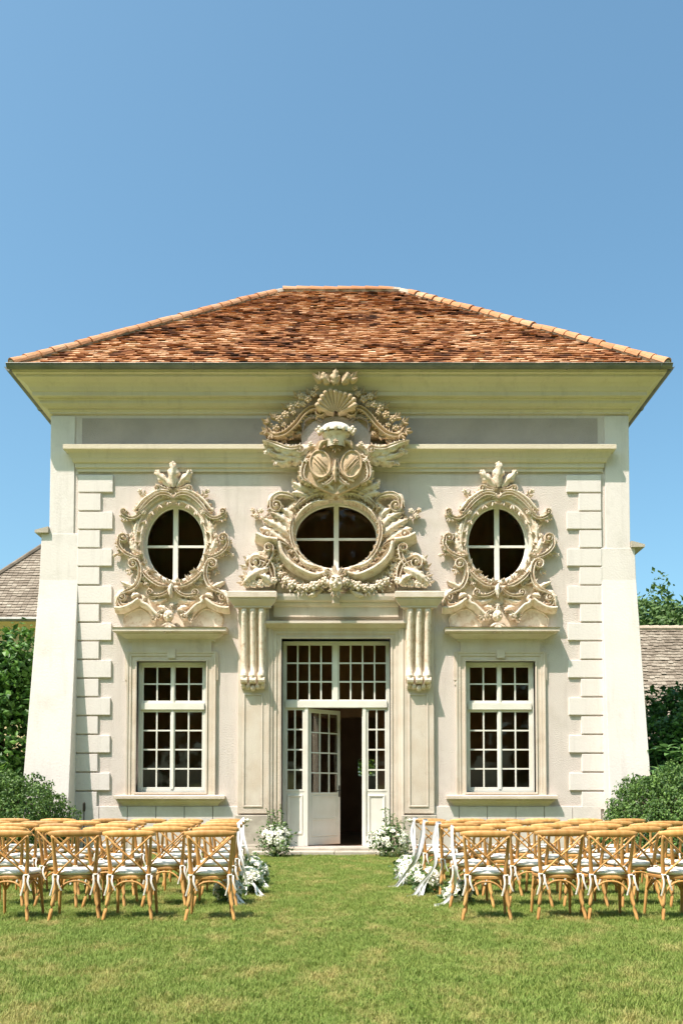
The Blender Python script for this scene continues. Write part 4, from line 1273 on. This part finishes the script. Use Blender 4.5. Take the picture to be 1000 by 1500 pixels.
# central grotesque mask
q = convc(508, 1085)
mk = MB()
mk.ball((q.x, -.40, q.y), (.15, .16, .19), 14, 10)
mk.ball((q.x, -.57, q.y - .01), (.034, .05, .06), 8, 6)
for e in (-1, 1):
    mk.ball((q.x + e * .06, -.54, q.y + .055), (.038, .03, .02), 7, 5)
    mk.ball((q.x + e * .062, -.55, q.y + .095), (.05, .03, .016), 7, 5)
    mk.ball((q.x + e * .085, -.52, q.y - .045), (.055, .05, .045), 7, 5)
    mk.ball((q.x + e * .17, -.38, q.y + .02), (.04, .05, .065), 7, 5)
mk.ball((q.x, -.55, q.y - .085), (.06, .03, .018), 7, 5); mk.ball((q.x, -.54, q.y - .125), (.05, .035, .02), 7, 5)
mk.build('mask', M['stucco'], cen, smooth=True)
c.tuft(508, 1055, 90, .28, 7, 140, .05, .34, sym=False)
c.tuft(508, 1110, 270, .24, 6, 130, .05, .40, sym=False)
c.tuft(470, 1080, 185, .20, 5, 100, .045, .30)
c.scroll([(490, 1040), (470, 1020), (455, 1035)], .05, .035, .09, .30, side=1)

# ------------------------------------------------------------------ garden stake by the left corner
x = fX(123, 1190, -.9); 
spk = MB(); spk.tube([(0, 0, 0), (0, 0, .95)], .012, 6); spk.tube([(0, 0, .92), (0, 0, .95), (0, 0, 1.10), (0, 0, 1.12)], [.012, .03, .03, .01], 8)
o = spk.build('garden_spike_light', M['metal'], None, loc=(x, -.9, 0))
tag(o, 'slim dark spike light in front of the shaded corner quoins', 'garden light')

# ================================================================== VEGETATION
def leaf_cloud(mb, n, sample, size, seed, shape='leaf', droop=0.0):
    r = random.Random(seed)
    for i in range(n):
        p, nr = sample(r)
        L = size * r.uniform(.6, 1.35); W2 = L * r.uniform(.24, .36)
        d = Vector((r.gauss(0, 1), r.gauss(0, 1), r.gauss(0, .8) - droop)).normalized()
        nn = (nr * 1.0 + Vector((r.gauss(0, .6), r.gauss(0, .6), r.gauss(0, .6) + .25))).normalized()
        sd = d.cross(nn)
        if sd.length < .1: continue
        sd.normalize(); nn = sd.cross(d).normalized()
        p = Vector(p)
        a = p; t1 = p + d * L * .5; e = p + d * L - nn * L * .15
        mb.add([tuple(a), tuple(t1 + sd * W2 - nn * L * .05), tuple(e), tuple(t1 - sd * W2 - nn * L * .05), tuple(t1 + nn * L * .06)],
               [(0, 1, 4), (1, 2, 4), (2, 3, 4), (3, 0, 4)], min(1, max(0, r.gauss(.42, .36))))
def lumpy(c, rad, seed, lump=.25, fr=1.6, inner=.35, zmin=None):
    c = Vector(c); rad = Vector(rad)
    off = Vector((seed * 3.1, seed * 1.7, seed * 5.3))
    def s(r):
        while True:
            d = Vector((r.gauss(0, 1), r.gauss(0, 1), r.gauss(0, 1))).normalized()
            k = 1 + lump * mnoise.noise(d * fr + off) * 2 + .12 * mnoise.noise(d * fr * 3.3 + off)
            k *= 1 - inner * abs(r.gauss(0, .35))
            p = c + Vector((d.x * rad.x, d.y * rad.y, d.z * rad.z)) * k
            if zmin is not None and p.z < zmin: continue
            if d.z < -.75: continue
            return p, d
    return s
def tree(name, label, cat, loc, h, r, leafm, n, size, seed, group=None, zc=.6, rz=.45, trunk=.16, lump=.3, fr=1.7):
    t = empty(name, loc)
    tag(t, label, cat, group)
    tm = MB(); rr = random.Random(seed)
    pts = [Vector((0, 0, 0))]
    for k in range(1, 6): pts.append(Vector((rr.gauss(0, .05) * r, rr.gauss(0, .05) * r, h * zc * k / 5)))
    tm.tube(pts, [trunk * (1 - .12 * k) for k in range(6)], 8)
    for k in range(7):
        a = rr.uniform(0, 2 * PI); b = pts[2 + k % 4]; e = Vector((math.cos(a) * r * .7, math.sin(a) * r * .7, b.z + h * .25))
        tm.tube([b, (b + e) / 2 + Vector((0, 0, .05 * h)), e], [trunk * .5, trunk * .3, trunk * .1], 6)
    tm.build('trunk', M['bark'], t, smooth=True)
    cm = MB()
    leaf_cloud(cm, n // 2, lumpy((0, 0, h * zc), (r, r, h * rz), seed, lump, fr, zmin=.05), size, seed)
    for k in range(7):
        a = rr.uniform(0, 2 * PI); q = rr.uniform(.3, .75)
        c_ = (math.cos(a) * r * q, math.sin(a) * r * q, h * zc + rr.uniform(-.25, .38) * h)
        leaf_cloud(cm, n // 14, lumpy(c_, (r * .42, r * .42, h * .2), seed + k, lump, 2.5, zmin=.05), size, seed + k + 50)
    cm.build('crown', leafm, t, recalc=False)
    return t
# big laurels beside the building
tree('laurel_shrub', 'tall dark laurel behind the battered left corner of the pavilion', 'shrub', (-8.8, 3.2, 0), 5.15, 2.1, M['leaf_dark'], 19000, .19, 3, zc=.5, rz=.5)
tree('laurel_shrub', 'lower bright green laurel in front of the tall dark one', 'shrub', (-9.2, 1.2, 0), 3.0, 1.5, M['leaf_mid'], 8000, .17, 5, zc=.5, rz=.5)
tree('laurel_shrub', 'tall dark laurel below the long grey roof', 'shrub', (9.3, 3.0, 0), 4.0, 2.2, M['leaf_dark'], 20000, .16, 8, zc=.5, rz=.48)
tree('laurel_shrub', 'dense dark laurel filling the gap behind the domed bush', 'shrub', (8.9, .8, 0), 2.5, 1.6, M['leaf_dark'], 8000, .13, 9, zc=.45, rz=.5)
# fig-like plant with large pale leaves
def big_leaf_plant():
    t = empty('fig_shrub', (7.25, -.45, 0)); tag(t, 'pale large-leaved shrub between the domed bush and the dark laurels', 'shrub')
    r = random.Random(4); sm = MB()
    lm = MB()
    for k in range(26):
        a = r.uniform(0, 2 * PI); q = r.uniform(.05, .8); z = r.uniform(1.0, 2.3)
        top = Vector((math.cos(a) * q, math.sin(a) * q * .6, z))
        sm.tube([(0, 0, 0), (top.x * .4, top.y * .4, z * .6), tuple(top)], [.03, .02, .008], 5)
        for j in range(8):
            b = 2 * PI * j / 8 + r.uniform(-.2, .2); L = r.uniform(.22, .36)
            d = Vector((math.cos(b), math.sin(b), r.uniform(-.1, .7))).normalized(); sd = d.cross(Vector((0, 0, 1))).normalized(); up = sd.cross(d)
            rows = []
            for i in range(5):
                t_ = i / 4; w = L * .26 * math.sin(PI * min(.97, t_ * .9 + .1)); p = top + d * L * t_ + up * (-L * .25 * t_ * t_)
                rows.append([tuple(p + sd * w * u - up * abs(u) * w * -.3) for u in (-1, 0, 1)])
            lm.grid(rows, tint=min(1, max(0, r.gauss(.55, .25))))
    sm.build('stems', M['stem'], t); o = lm.build('foliage', M['leaf_light'], t, recalc=False, smooth=True)
big_leaf_plant()
# domed bushes at the corners
def dome_bush(label, loc, r, h, seed):
    t = empty('domed_bush', loc); tag(t, label, 'bush', 'domed bushes at the pavilion corners')
    rr = random.Random(seed); sm = MB()
    for k in range(14):
        a = rr.uniform(0, 2 * PI); e = Vector((math.cos(a) * r * .8, math.sin(a) * r * .8, h * .55))
        sm.tube([(0, 0, 0), (e.x * .3, e.y * .3, h * .7), tuple(e)], [.04, .025, .01], 5)
    sm.build('stems', M['bark'], t)
    core = MB()
    def samp(q):
        while True:
            d = Vector((q.gauss(0, 1), q.gauss(0, 1), abs(q.gauss(0, 1)) - .1)).normalized()
            k = 1.08 + .14 * mnoise.noise(d * 2.2 + Vector((seed, 0, 0))) + .16 * mnoise.noise(d * 6 + Vector((seed, 3, 0)))
            k *= 1 - .18 * abs(q.gauss(0, .5))
            p = Vector((d.x * r * k * 1.05, d.y * r * k, d.z * h * k))
            if p.z < .03: continue
            return p, d
    leaf_cloud(core, 26000, samp, .068, seed, droop=1.1)
    core.build('crown', M['leaf_bush'], t, recalc=False)
dome_bush('dense domed green bush at the foot of the left battered corner', (-6.9, -1.7, 0), 1.55, 1.72, 21)
dome_bush('broad domed green bush at the foot of the right battered corner', (6.85, -1.75, 0), 1.52, 1.74, 23)

# far trees
for i, (px, py, Y, lab) in enumerate([(950, 868, 46, 'distant broad tree with the taller crown above the long grey roof'),
                                      (985, 884, 50, 'distant rounded tree at the end of the long grey roof'),
                                      (1015, 876, 44, 'distant tree just past the end of the view')]):
    h = fZ(py, Y) * .90; x = fX(px, py, Y)
    tree('distant_tree', lab, 'tree', (x, Y, 0), h, 3.8, M['leaf_far'], 16000, .42, 30 + i, 'trees behind the neighbouring roofs', zc=.62, rz=.38, trunk=.3, lump=.35)

tl = MB(); q_ = random.Random(77)
for k in range(26):
    x = -60 + 120 * k / 25 + q_.uniform(-2, 2); y = -50 + q_.uniform(-5, 5); h = q_.uniform(27, 33)
    leaf_cloud(tl, 2300, lumpy((x, y, h * .52), (4.6, 4.0, h * .5), 80 + k, .25, 1.8, zmin=.2), 1.5, 80 + k)
tag(tl.build('treeline', M['leaf_far'], None, recalc=False), 'wood edge across the lawn, seen only as reflections in the panes', 'trees', kind='stuff')
tree('garden_tree', 'green tree glimpsed through the rear opening of the dark hall', 'tree', (.9, 15.5, 0), 5.5, 2.4, M['leaf_mid'], 5000, .2, 66)

# ================================================================== NEIGHBOURING BUILDINGS
# left: hipped roof with ochre wall
def neighbour_left():
    b = empty('neighbour_house', (0, 0, 0)); tag(b, 'ochre house with hipped grey tile roof behind the tall laurel', 'house')
    Y0 = 14.0
    zE = fZ(907, Y0); x1 = -1.0; xl = fX(-100, 907, Y0)
    mb = MB(); mb.box(xl + .5, x1, Y0 + .5, Y0 + 9, 0, zE); mb.build('wall', M['ocher'], b)
    mb = MB(); mould(mb, xl + .5, x1, [(0, zE - .5), (.06, zE - .5), (.1, zE - .3), (.25, zE - .12), (.35, zE - .05), (.35, zE)], Y0 + .5); mb.build('cornice', M['ocher'], b)
    # hip: eave corner (xl,Y0), rises to the right
    zR = fZ(751, Y0 + 4.75); xr = fX(140, 751, Y0 + 4.75)
    mb = MB()
    mb.add([(xl, Y0, zE), (x1, Y0, zE), (x1, Y0 + 9.5, zE), (xl, Y0 + 9.5, zE), (xr, Y0 + 4.75, zR), (x1, Y0 + 4.75, zR)],
           [(0, 1, 5, 4), (0, 4, 3), (4, 5, 2, 3), (1, 2, 5), (0, 3, 2, 1)])
    rf = mb.build('roof', M['greytiles'], b)
    ln = math.hypot(4.75, zR - zE); an = math.atan2(zR - zE, 4.75); C, S = math.cos(an), math.sin(an)
    m2 = MB(); r = random.Random(5)
    n = int(ln / .17)
    for i in range(n):
        v = i * .17; k = v / ln; xa = xl + (xr - xl) * k
        u = xa + (i % 2) * .1
        while u < x1:
            w0 = .03 + abs(r.gauss(0, .008)); dv = r.gauss(0, .012)
            P = []
            for uu in (u, u + .19):
                for vv, ww in ((v + dv, w0), (v + .22, 0)):
                    for th in (0, .022): P.append((uu, Y0 + vv * C - (ww + th) * S, zE + .0 + vv * S + (ww + th) * C))
            m2.add(P, [(0, 1, 3, 2), (4, 6, 7, 5), (0, 4, 5, 1), (2, 3, 7, 6), (0, 2, 6, 4), (1, 5, 7, 3)], r.random())
            u += .2
    o = m2.build('tile_field', M['greytiles'], rf); o['kind'] = 'stuff'
    mb = MB(); mb.tube([(xl, Y0, zE + .05), (xr, Y0 + 4.75, zR + .05)], .11, 8); mb.build('hip_cap', M['greytiles'], b)
    mb = MB(); mb.tube([(xl, Y0 - .08, zE - .02), (x1, Y0 - .08, zE - .02)], .09, 8); mb.build('gutter', M['zinc'], b)
neighbour_left()
def neighbour_right():
    b = empty('long_outbuilding', (0, 0, 0)); tag(b, 'low outbuilding with long grey-brown tile roof above the laurels', 'building')
    Y0 = 13.0; zE = 1.9; x0 = 4.5; x1 = 30
    Yr = Y0 + 4.2; zR = fZ(922, Yr)
    mb = MB(); mb.box(x0, x1, Y0 + .5, Y0 + 8, 0, zE); mb.build('wall', M['ocher'], b)
    mb = MB(); mb.add([(x0, Y0, zE), (x1, Y0, zE), (x1, Yr, zR), (x0, Yr, zR), (x1, Y0 + 8.4, zE), (x0, Y0 + 8.4, zE)], [(0, 1, 2, 3), (3, 2, 4, 5), (0, 3, 5), (1, 4, 2), (0, 5, 4, 1)])
    rf = mb.build('roof', M['greytiles'], b)
    ln = math.hypot(Yr - Y0, zR - zE); an = math.atan2(zR - zE, Yr - Y0); C, S = math.cos(an), math.sin(an)
    m2 = MB(); r = random.Random(6)
    for i in range(int(ln / .16)):
        v = i * .16; u = 8.0 + (i % 2) * .1
        while u < 16:
            w0 = .03 + abs(r.gauss(0, .012)); dv = r.gauss(0, .02)
            P = []
            for uu in (u, u + .19):
                for vv, ww in ((v + dv, w0), (v + .21, 0)):
                    for th in (0, .024): P.append((uu, Y0 + vv * C - (ww + th) * S, zE + vv * S + (ww + th) * C))
            m2.add(P, [(0, 1, 3, 2), (4, 6, 7, 5), (0, 4, 5, 1), (2, 3, 7, 6), (0, 2, 6, 4), (1, 5, 7, 3)], r.random())
            u += .2
    o = m2.build('tile_field', M['greytiles'], rf); o['kind'] = 'stuff'
    u = x0
    cap = MB(); cap.tube([(0, 0, 0), (.42, 0, .012)], [.12, .13], 8); cm = cap.mesh('ridge_tile', M['mortar'])
    while u < 17: link('ridge_tile', cm, rf, 0, (u, Yr, zR + .03)); u += .41
neighbour_right()

# ================================================================== CHAIRS
def make_chair():
    root = empty('cross_back_chair', (0, 0, 0))
    W = M['wood']
    def cp3(pts, n=5):
        P = [Vector(p) for p in pts]; P = [P[0] * 2 - P[1]] + P + [P[-1] * 2 - P[-2]]; out = []
        for i in range(1, len(P) - 2):
            for k in range(n):
                t = k / n; a, b, c_, d = P[i - 1], P[i], P[i + 1], P[i + 2]
                out.append(.5 * ((2 * b) + (c_ - a) * t + (2 * a - 5 * b + 4 * c_ - d) * t * t + (3 * b - a - 3 * c_ + d) * t ** 3))
        out.append(P[-2]); return out
    # rear legs run up to the top rail; the sitter looks towards +y
    for s in (-1, 1):
        m = MB(); p = cp3([(s * .245, -.285, 0), (s * .208, -.222, .22), (s * .190, -.185, .45), (s * .205, -.205, .66), (s * .222, -.255, .875)])
        m.tube(p, [.0155 + .0075 * math.sin(PI * min(1, k / (len(p) - 1) * 1.1)) for k in range(len(p))], 8); m.build('rear_leg', W, root, smooth=True)
        m = MB(); p = cp3([(s * .205, .24, 0), (s * .195, .205, .24), (s * .18, .18, .44)])
        m.tube(p, [.0145 + .007 * k / (len(p) - 1) for k in range(len(p))], 8); m.build('front_leg', W, root, smooth=True)
    # top rail: wide bent board curved backwards, thicker in the middle
    rows = []
    for i in range(15):
        t = i / 14 * 2 - 1
        x = t * .262; y = -.262 - .045 * (1 - t * t) + .02; z = .885
        hh = .037 * (1 - .45 * t ** 4); th = .018 * (1 - .3 * t ** 4)
        rows.append([(x, y + th * math.cos(a), z + hh * math.sin(a) + .004 * (1 - t * t)) for a in [2 * PI * k / 10 for k in range(10)]])
    m = MB(); m.grid(rows, closed_v=True); m.f.append(tuple(range(10))); m.f.append(tuple(range(140, 150))); m.build('top_rail', W, root, smooth=True)
    # crossed slats
    for s in (-1, 1):
        p = cp3([(s * .218, -.262, .862), (s * .12, -.268, .765), (0, -.255 + s * .012, .655), (-s * .11, -.225, .55), (-s * .185, -.192, .465)])
        m = MB(); m.tube(p, .0175, 8, flat=.55); m.build('cross_slat', W, root, smooth=True)
    # seat frame: rounded trapezoid
    def seat_loop(k, z, n=32, dy=0):
        L = []
        for i in range(n):
            a = 2 * PI * i / n; ca, sa = math.cos(a), math.sin(a)
            ex = .62
            x = math.copysign(abs(ca) ** ex, ca); y = math.copysign(abs(sa) ** ex, sa)
            L.append((x * (.215 + .018 * y) * k, y * .205 * k + .002 + dy, z))
        return L
    m = MB(); m.grid([seat_loop(.80, .425), seat_loop(.97, .425), seat_loop(1.03, .435), seat_loop(1.03, .455), seat_loop(.98, .465), seat_loop(.80, .462)], closed_v=True)
    m.grid([seat_loop(.82, .458), seat_loop(.01, .452)], closed_v=True)
    m.build('seat', W, root, smooth=False)
    # bentwood braces: arches under each side of the seat
    def arch(p0, p1, zt=.405, z0=.27):
        a, b = Vector(p0), Vector(p1); pts = []
        for i in range(13):
            t = i / 12; q = a.lerp(b, t); q.z = z0 + (zt - z0) * (1 - abs(2 * t - 1) ** 2.6); pts.append(q)
        m = MB(); m.tube(pts, .0115, 6); m.build('brace', W, root, smooth=True)
    arch((-.192, -.20, 0), (.192, -.20, 0)); arch((-.188, .20, 0), (.188, .20, 0)); arch((-.192, -.20, 0), (-.19, .20, 0)); arch((.192, -.20, 0), (.19, .20, 0))
    # cushion with ties
    rows = [seat_loop(.93, .466), seat_loop(1.02, .476), seat_loop(1.05, .492), seat_loop(1.01, .508), seat_loop(.85, .518), seat_loop(.5, .522), seat_loop(.01, .518)]
    m = MB(); m.grid(rows, closed_v=True); cu = m.build('cushion', M['cushion'], root, smooth=True)
    for s in (-1, 1):
        m = MB()
        for (dx, L, dy) in ((-.012, .20, -.02), (.02, .15, -.035)):
            rows = []
            for i in range(7):
                t = i / 6; x = s * .195 + dx * (1 + 2 * t) + .010 * math.sin(t * 5 + dx * 90); y = -.208 + dy * math.sin(t * 2.2) - .012; z = .468 - L * t + .02 * math.sin(PI * t)
                rows.append([(x - .009, y, z), (x, y - .004, z), (x + .009, y, z)])
            m.grid(rows)
        m.tube([(s * .21, -.19, .475), (s * .215, -.21, .472), (s * .195, -.215, .47), (s * .175, -.21, .472), (s * .17, -.185, .475)], .008, 5)
        m.build('tie', M['cushion'], cu, smooth=True)
    return root
proto = make_chair()
def build_kids():
    KIDS.clear()
    for o in bpy.data.objects:
        if o.parent: KIDS.setdefault(o.parent.name, []).append(o)
class _K(dict):
    def get(s, k, d=None): return dict.get(s, k, [])
_k = _K()
for o in list(bpy.data.objects):
    if o.parent and (o.parent == proto or (o.parent.parent == proto)): dict.setdefault(_k, o.parent.name, []).append(o)
KIDS = _k
D0, GAP = 8.92, 1.09
rowsY = [CY + D0 + .27 + GAP * k for k in range(5)]
first = {-1: [-1.12, -1.93, -2.50, -3.13], 1: [1.70, 2.43, 2.95, 3.62]}
aisle = {-1: [-1.12, -1.24, -1.33, -1.43, -1.53], 1: [1.70, 1.69, 1.63, 1.56, 1.50]}
ordn = ['front-most row', 'second row from the camera', 'middle row', 'second row from the pavilion', 'row nearest the pavilion']
seatn = ['aisle seat', 'second seat from the aisle', 'third seat from the aisle', 'fourth seat from the aisle', 'fifth seat from the aisle', 'sixth seat from the aisle', 'seventh seat from the aisle']
counts = [4, 5, 5, 6, 6]
used = False
rc = random.Random(12)
aisle_chairs = {}
for s in (-1, 1):
    block = 'left block' if s < 0 else 'right block'
    for k in range(5):
        x = aisle[s][k]
        for j in range(counts[k]):
            if k == 0: x = first[s][j]
            elif j: x += s * rc.choice((.56, .58, .60, .64, .70))
            y = rowsY[k] + rc.gauss(0, .035)
            a = R(rc.gauss(0, 5) + (-s * 2))
            if k == 0 and j == 0: a = R(s * -7)
            ch = proto if not used else copy_tree(proto)
            used = True
            ch.location = (x, y, rc.uniform(-.008, .0)); ch.rotation_euler = (0, 0, a)
            tag(ch, f'honey oak cross-back chair, {ordn[k]}, {seatn[j]}, {block}', 'chair', 'cross-back chairs in rows either side of the aisle')
            if j == 0: aisle_chairs[(s, k)] = (x, y, a)

# ================================================================== FLOWERS AND RIBBONS
def rose_mesh(r, seed):
    q = random.Random(seed); mb = MB()
    mb.ball((0, 0, 0), (r * .45, r * .45, r * .5), 7, 5)
    for ring, (n, tilt, L) in enumerate(((5, .35, .8), (6, .8, 1.0), (7, 1.25, 1.1))):
        for k in range(n):
            a = 2 * PI * k / n + ring * .5 + q.uniform(-.15, .15)
            rd = Vector((math.cos(a), math.sin(a), 0)); tg = Vector((-math.sin(a), math.cos(a), 0))
            rows = []
            for i in range(4):
                t = i / 3; out = math.sin(tilt * t * 1.1) * L * r; up = math.cos(tilt * t * .9) * L * r * t * .8 - r * .25
                w = r * .42 * math.sin(PI * (.15 + .75 * t))
                rows.append([tuple(rd * (out + r * .12 * (1 - abs(u))) + tg * w * u + Vector((0, 0, up - .06 * r * abs(u)))) for u in (-1, 0, 1)])
            mb.grid(rows)
    return mb.mesh('rose', M['petal'], smooth=True, recalc=False)
ROSES = [rose_mesh(.05, 1), rose_mesh(.062, 2), rose_mesh(.04, 3)]
def strip(mb, pts, w, twist=0):
    P = catmull3(pts); rows = []
    for i, p in enumerate(P):
        d = (P[min(i + 1, len(P) - 1)] - P[max(i - 1, 0)]).normalized()
        a = twist * i / len(P)
        sd = d.cross(Vector((math.sin(a), -math.cos(a), .1))).normalized()
        nn = d.cross(sd) * .006
        rows.append([tuple(p - sd * w), tuple(p + nn), tuple(p + sd * w)])
    mb.grid(rows)
def catmull3(pts, n=6):
    P = [Vector(p) for p in pts]; P = [P[0] * 2 - P[1]] + P + [P[-1] * 2 - P[-2]]; out = []
    for i in range(1, len(P) - 2):
        for k in range(n):
            t = k / n; a, b, c_, d = P[i - 1], P[i], P[i + 1], P[i + 2]
            out.append(.5 * ((2 * b) + (c_ - a) * t + (2 * a - 5 * b + 4 * c_ - d) * t * t + (3 * b - a - 3 * c_ + d) * t ** 3))
    out.append(P[-2]); return out
def bouquet(label, cat, loc, size, n, seed, group=None, spires=0, ribbons=None):
    t = empty('flower_arrangement', loc); tag(t, label, cat, group)
    q = random.Random(seed); sx, sy, sz = size
    fm = MB(); stm = MB()
    def samp(r):
        d = Vector((r.gauss(0, 1), r.gauss(0, 1), r.gauss(0, 1))).normalized(); k = r.uniform(.45, 1.3)
        p = Vector((d.x * sx * k, d.y * sy * k, sz * .5 + d.z * sz * .5 * k)); p.z = max(.015, p.z); return p, d
    leaf_cloud(fm, int(95 * (sx * sz) / .05) + 60, samp, .075, seed)
    for k in range(n):
        d = Vector((q.gauss(0, 1), q.gauss(0, .9) - .45, q.gauss(0, 1) + .3)).normalized()
        p = Vector((d.x * sx * .92, d.y * sy * .95, sz * .5 + d.z * sz * .5))
        p.z = max(.04, p.z)
        o = link('rose', ROSES[q.randrange(3)], t, 0, p)
        o.rotation_euler = d.to_track_quat('Z', 'Y').to_euler(); sc = q.uniform(.8, 1.35); o.scale = (sc, sc, sc)
        stm.tube([(0, 0, .01), tuple(p)], .004, 4)
    for k in range(spires):
        b = Vector((q.uniform(-.25, .25) * sx, q.uniform(-.2, .2), sz * .8)); L = q.uniform(.35, .95) * sz; b.x += q.uniform(-.3, .3) * sx; b.z *= q.uniform(.7, 1)
        e = b + Vector((q.uniform(-.15, .15), 0, L)); stm.tube([tuple(b * .3), tuple(b), tuple(e)], .005, 4)
        for j in range(16):
            c_ = b.lerp(e, j / 16 + .05)
            fm.add([tuple(c_), tuple(c_ + Vector((q.gauss(0, .04), q.gauss(0, .04), .03))), tuple(c_ + Vector((q.gauss(0, .04), q.gauss(0, .04), -.01)))], [(0, 1, 2)], q.random())
            if j % 2: stm.ball(tuple(c_ + Vector((q.gauss(0, .015), q.gauss(0, .015), 0))), .012, 5, 3)
    fm.build('foliage', M['leaf_bq'], t, recalc=False)
    stm.build('stems', M['stem'], t)
    if ribbons:
        for pts, w, tw in ribbons:
            rb = MB(); strip(rb, pts, w, tw); rb.build('ribbon', M['ribbon'], t, smooth=True, recalc=False)
    return t
bouquet('tall white rose arrangement with spires at the door, before the left pilaster', 'flower arrangement', (fX(404, 1240, -1.3), -1.3, 0), (.34, .3, .66), 52, 41, 'arrangements flanking the door', 7)
bouquet('broad white rose arrangement with spires at the door, before the right pilaster', 'flower arrangement', (fX(573, 1240, -1.3), -1.3, 0), (.42, .3, .60), 58, 42, 'arrangements flanking the door', 8)
names = ['foremost', 'second', 'middle', 'fourth', 'hindmost']
for s in (-1, 1):
    for k in range(1, 5):
        x, y, a = aisle_chairs[(s, k)]
        side = 'left' if s < 0 else 'right'
        bx = x - s * (.34 + .07 * (k % 2)) if k >= 2 else x - s * .12
        by = y + (.02 if k >= 2 else .25)
        # ribbons run from the chair's top rail down to the flowers and on to the grass
        rl_ = []
        tx, ty = x - s * .23 - bx, (y - .29) - by
        if k >= 1:
            for r_ in range((3 if s > 0 else 1) if k >= 2 else (1 if s > 0 else 0)):
                q = random.Random(100 * k + r_ + (50 if s > 0 else 0))
                ex = -s * q.uniform(-.02, .30); 
                rl_.append(([(tx + s * .02 * r_, ty + .02, .93), (tx - s * .02, ty - .04, .90), (tx - s * .04 + q.uniform(-.03, .03), ty - .06, .68),
                             (tx * .5 + q.uniform(-.06, .06), ty - .08, .42), (ex * .4, ty * .5 - .12, .18), (ex * .8, -.28, .03), (ex * 1.25, -.33, .012)], .017, q.uniform(-1.5, 1.5)))
        for r_ in range(2):
            q = random.Random(7 * k + r_)
            rl_.append(([(0, -.1, .2), (-s * .10, -.2, .13), (-s * (.13 + .06 * r_), -.24, .03), (-s * (.2 + .05 * r_), -.26 - .05 * r_, .012)], .014, 1.0))
        bouquet(f'white rose posy with trailing ribbons at the {names[k]} aisle chair, {side} of the aisle', 'flower arrangement', (bx, by, 0),
                (.18, .17, .34 if k >= 2 else .26), 24, 60 + k + (10 if s > 0 else 0), 'posies along the aisle', 0, rl_)
# rail roses tied to the hindmost aisle chairs
for s in (-1, 1):
    x, y, a = aisle_chairs[(s, 4)]
    t = empty('rail_posy', (x - s * .26, y - .27, .86)); tag(t, f'tiny white rose posy tied to the top rail of the hindmost {"left" if s < 0 else "right"} aisle chair', 'posy')
    for k, d in enumerate(((0, 0, 0), (-s * .05, -.02, .03), (-s * .03, .02, -.05))):
        link('rose', ROSES[k], t, 0, d)

# ================================================================== GRASS
def tuft_mesh(seed, n=26, h=.032, spread=.055):
    q = random.Random(seed); mb = MB()
    for k in range(n):
        a = q.uniform(0, 2 * PI); rr = spread * math.sqrt(q.random()); x, y = rr * math.cos(a), rr * math.sin(a)
        b = q.uniform(0, 2 * PI); L = h * q.uniform(.5, 1.3); lean = q.uniform(.2, 1.1) * L; w = q.uniform(.0014, .0026)
        dx, dy = math.cos(b), math.sin(b)
        mb.add([(x - dy * w, y + dx * w, -.004), (x + dy * w, y - dx * w, -.004), (x + dx * lean * .4 + dy * w * .8, y + dy * lean * .4 - dx * w * .8, L * .62),
                (x + dx * lean * .4 - dy * w * .8, y + dy * lean * .4 + dx * w * .8, L * .62), (x + dx * lean, y + dy * lean, L)], [(0, 1, 2, 3), (3, 2, 4)])
    return mb.mesh('grass_tuft', M['blade'], recalc=False)
hid = bpy.data.collections.new('grass_tufts')
for k in range(4):
    o = bpy.data.objects.new('grass_tuft', tuft_mesh(k)); hid.objects.link(o)
def gn_scatter(obj, density, coll, seed):
    ng = bpy.data.node_groups.new('scatter', 'GeometryNodeTree')
    ng.interface.new_socket('Geometry', in_out='INPUT', socket_type='NodeSocketGeometry')
    ng.interface.new_socket('Geometry', in_out='OUTPUT', socket_type='NodeSocketGeometry')
    n, l = ng.nodes, ng.links
    gi, go = n.new('NodeGroupInput'), n.new('NodeGroupOutput')
    d = n.new('GeometryNodeDistributePointsOnFaces'); d.inputs['Density'].default_value = density; d.inputs['Seed'].default_value = seed
    ci = n.new('GeometryNodeCollectionInfo'); ci.inputs[0].default_value = coll; ci.inputs['Separate Children'].default_value = True; ci.inputs['Reset Children'].default_value = True
    ip = n.new('GeometryNodeInstanceOnPoints'); ip.inputs['Pick Instance'].default_value = True
    rv = n.new('FunctionNodeRandomValue'); rv.data_type = 'FLOAT_VECTOR'; rv.inputs[0].default_value = (-.12, -.12, 0); rv.inputs[1].default_value = (.12, .12, 6.283)
    rs = n.new('FunctionNodeRandomValue'); rs.data_type = 'FLOAT'; rs.inputs[2].default_value = .6; rs.inputs[3].default_value = 1.35
    l.new(gi.outputs[0], d.inputs[0]); l.new(d.outputs[0], ip.inputs[0]); l.new(ci.outputs[0], ip.inputs['Instance'])
    l.new(rv.outputs[0], ip.inputs['Rotation']); l.new(rs.outputs[1], ip.inputs['Scale'])
    l.new(ip.outputs[0], go.inputs[0])
    m = obj.modifiers.new('scatter', 'NODES'); m.node_group = ng
gb = MB()
def gquad(y0, y1, k=.46):
    w0, w1 = (y0 - CY) * k + .6, (y1 - CY) * k + .6
    gb.add([(CX - w0, y0, .001), (CX + w0, y0, .001), (CX + w1, y1, .001), (CX - w1, y1, .001)], [(0, 1, 2, 3)])
gquad(CY + 3.4, CY + 9.5); near = gb.build('grass', M['blade'], None, recalc=False)
tag(near, 'short mown grass with dry tips in the foreground', 'grass', kind='stuff'); gn_scatter(near, 620, hid, 1)
gb = MB(); gquad(CY + 9.5, -.83); far = gb.build('grass', M['blade'], None, recalc=False)
tag(far, 'short mown grass around and beyond the chairs', 'grass', kind='stuff'); gn_scatter(far, 330, hid, 2)
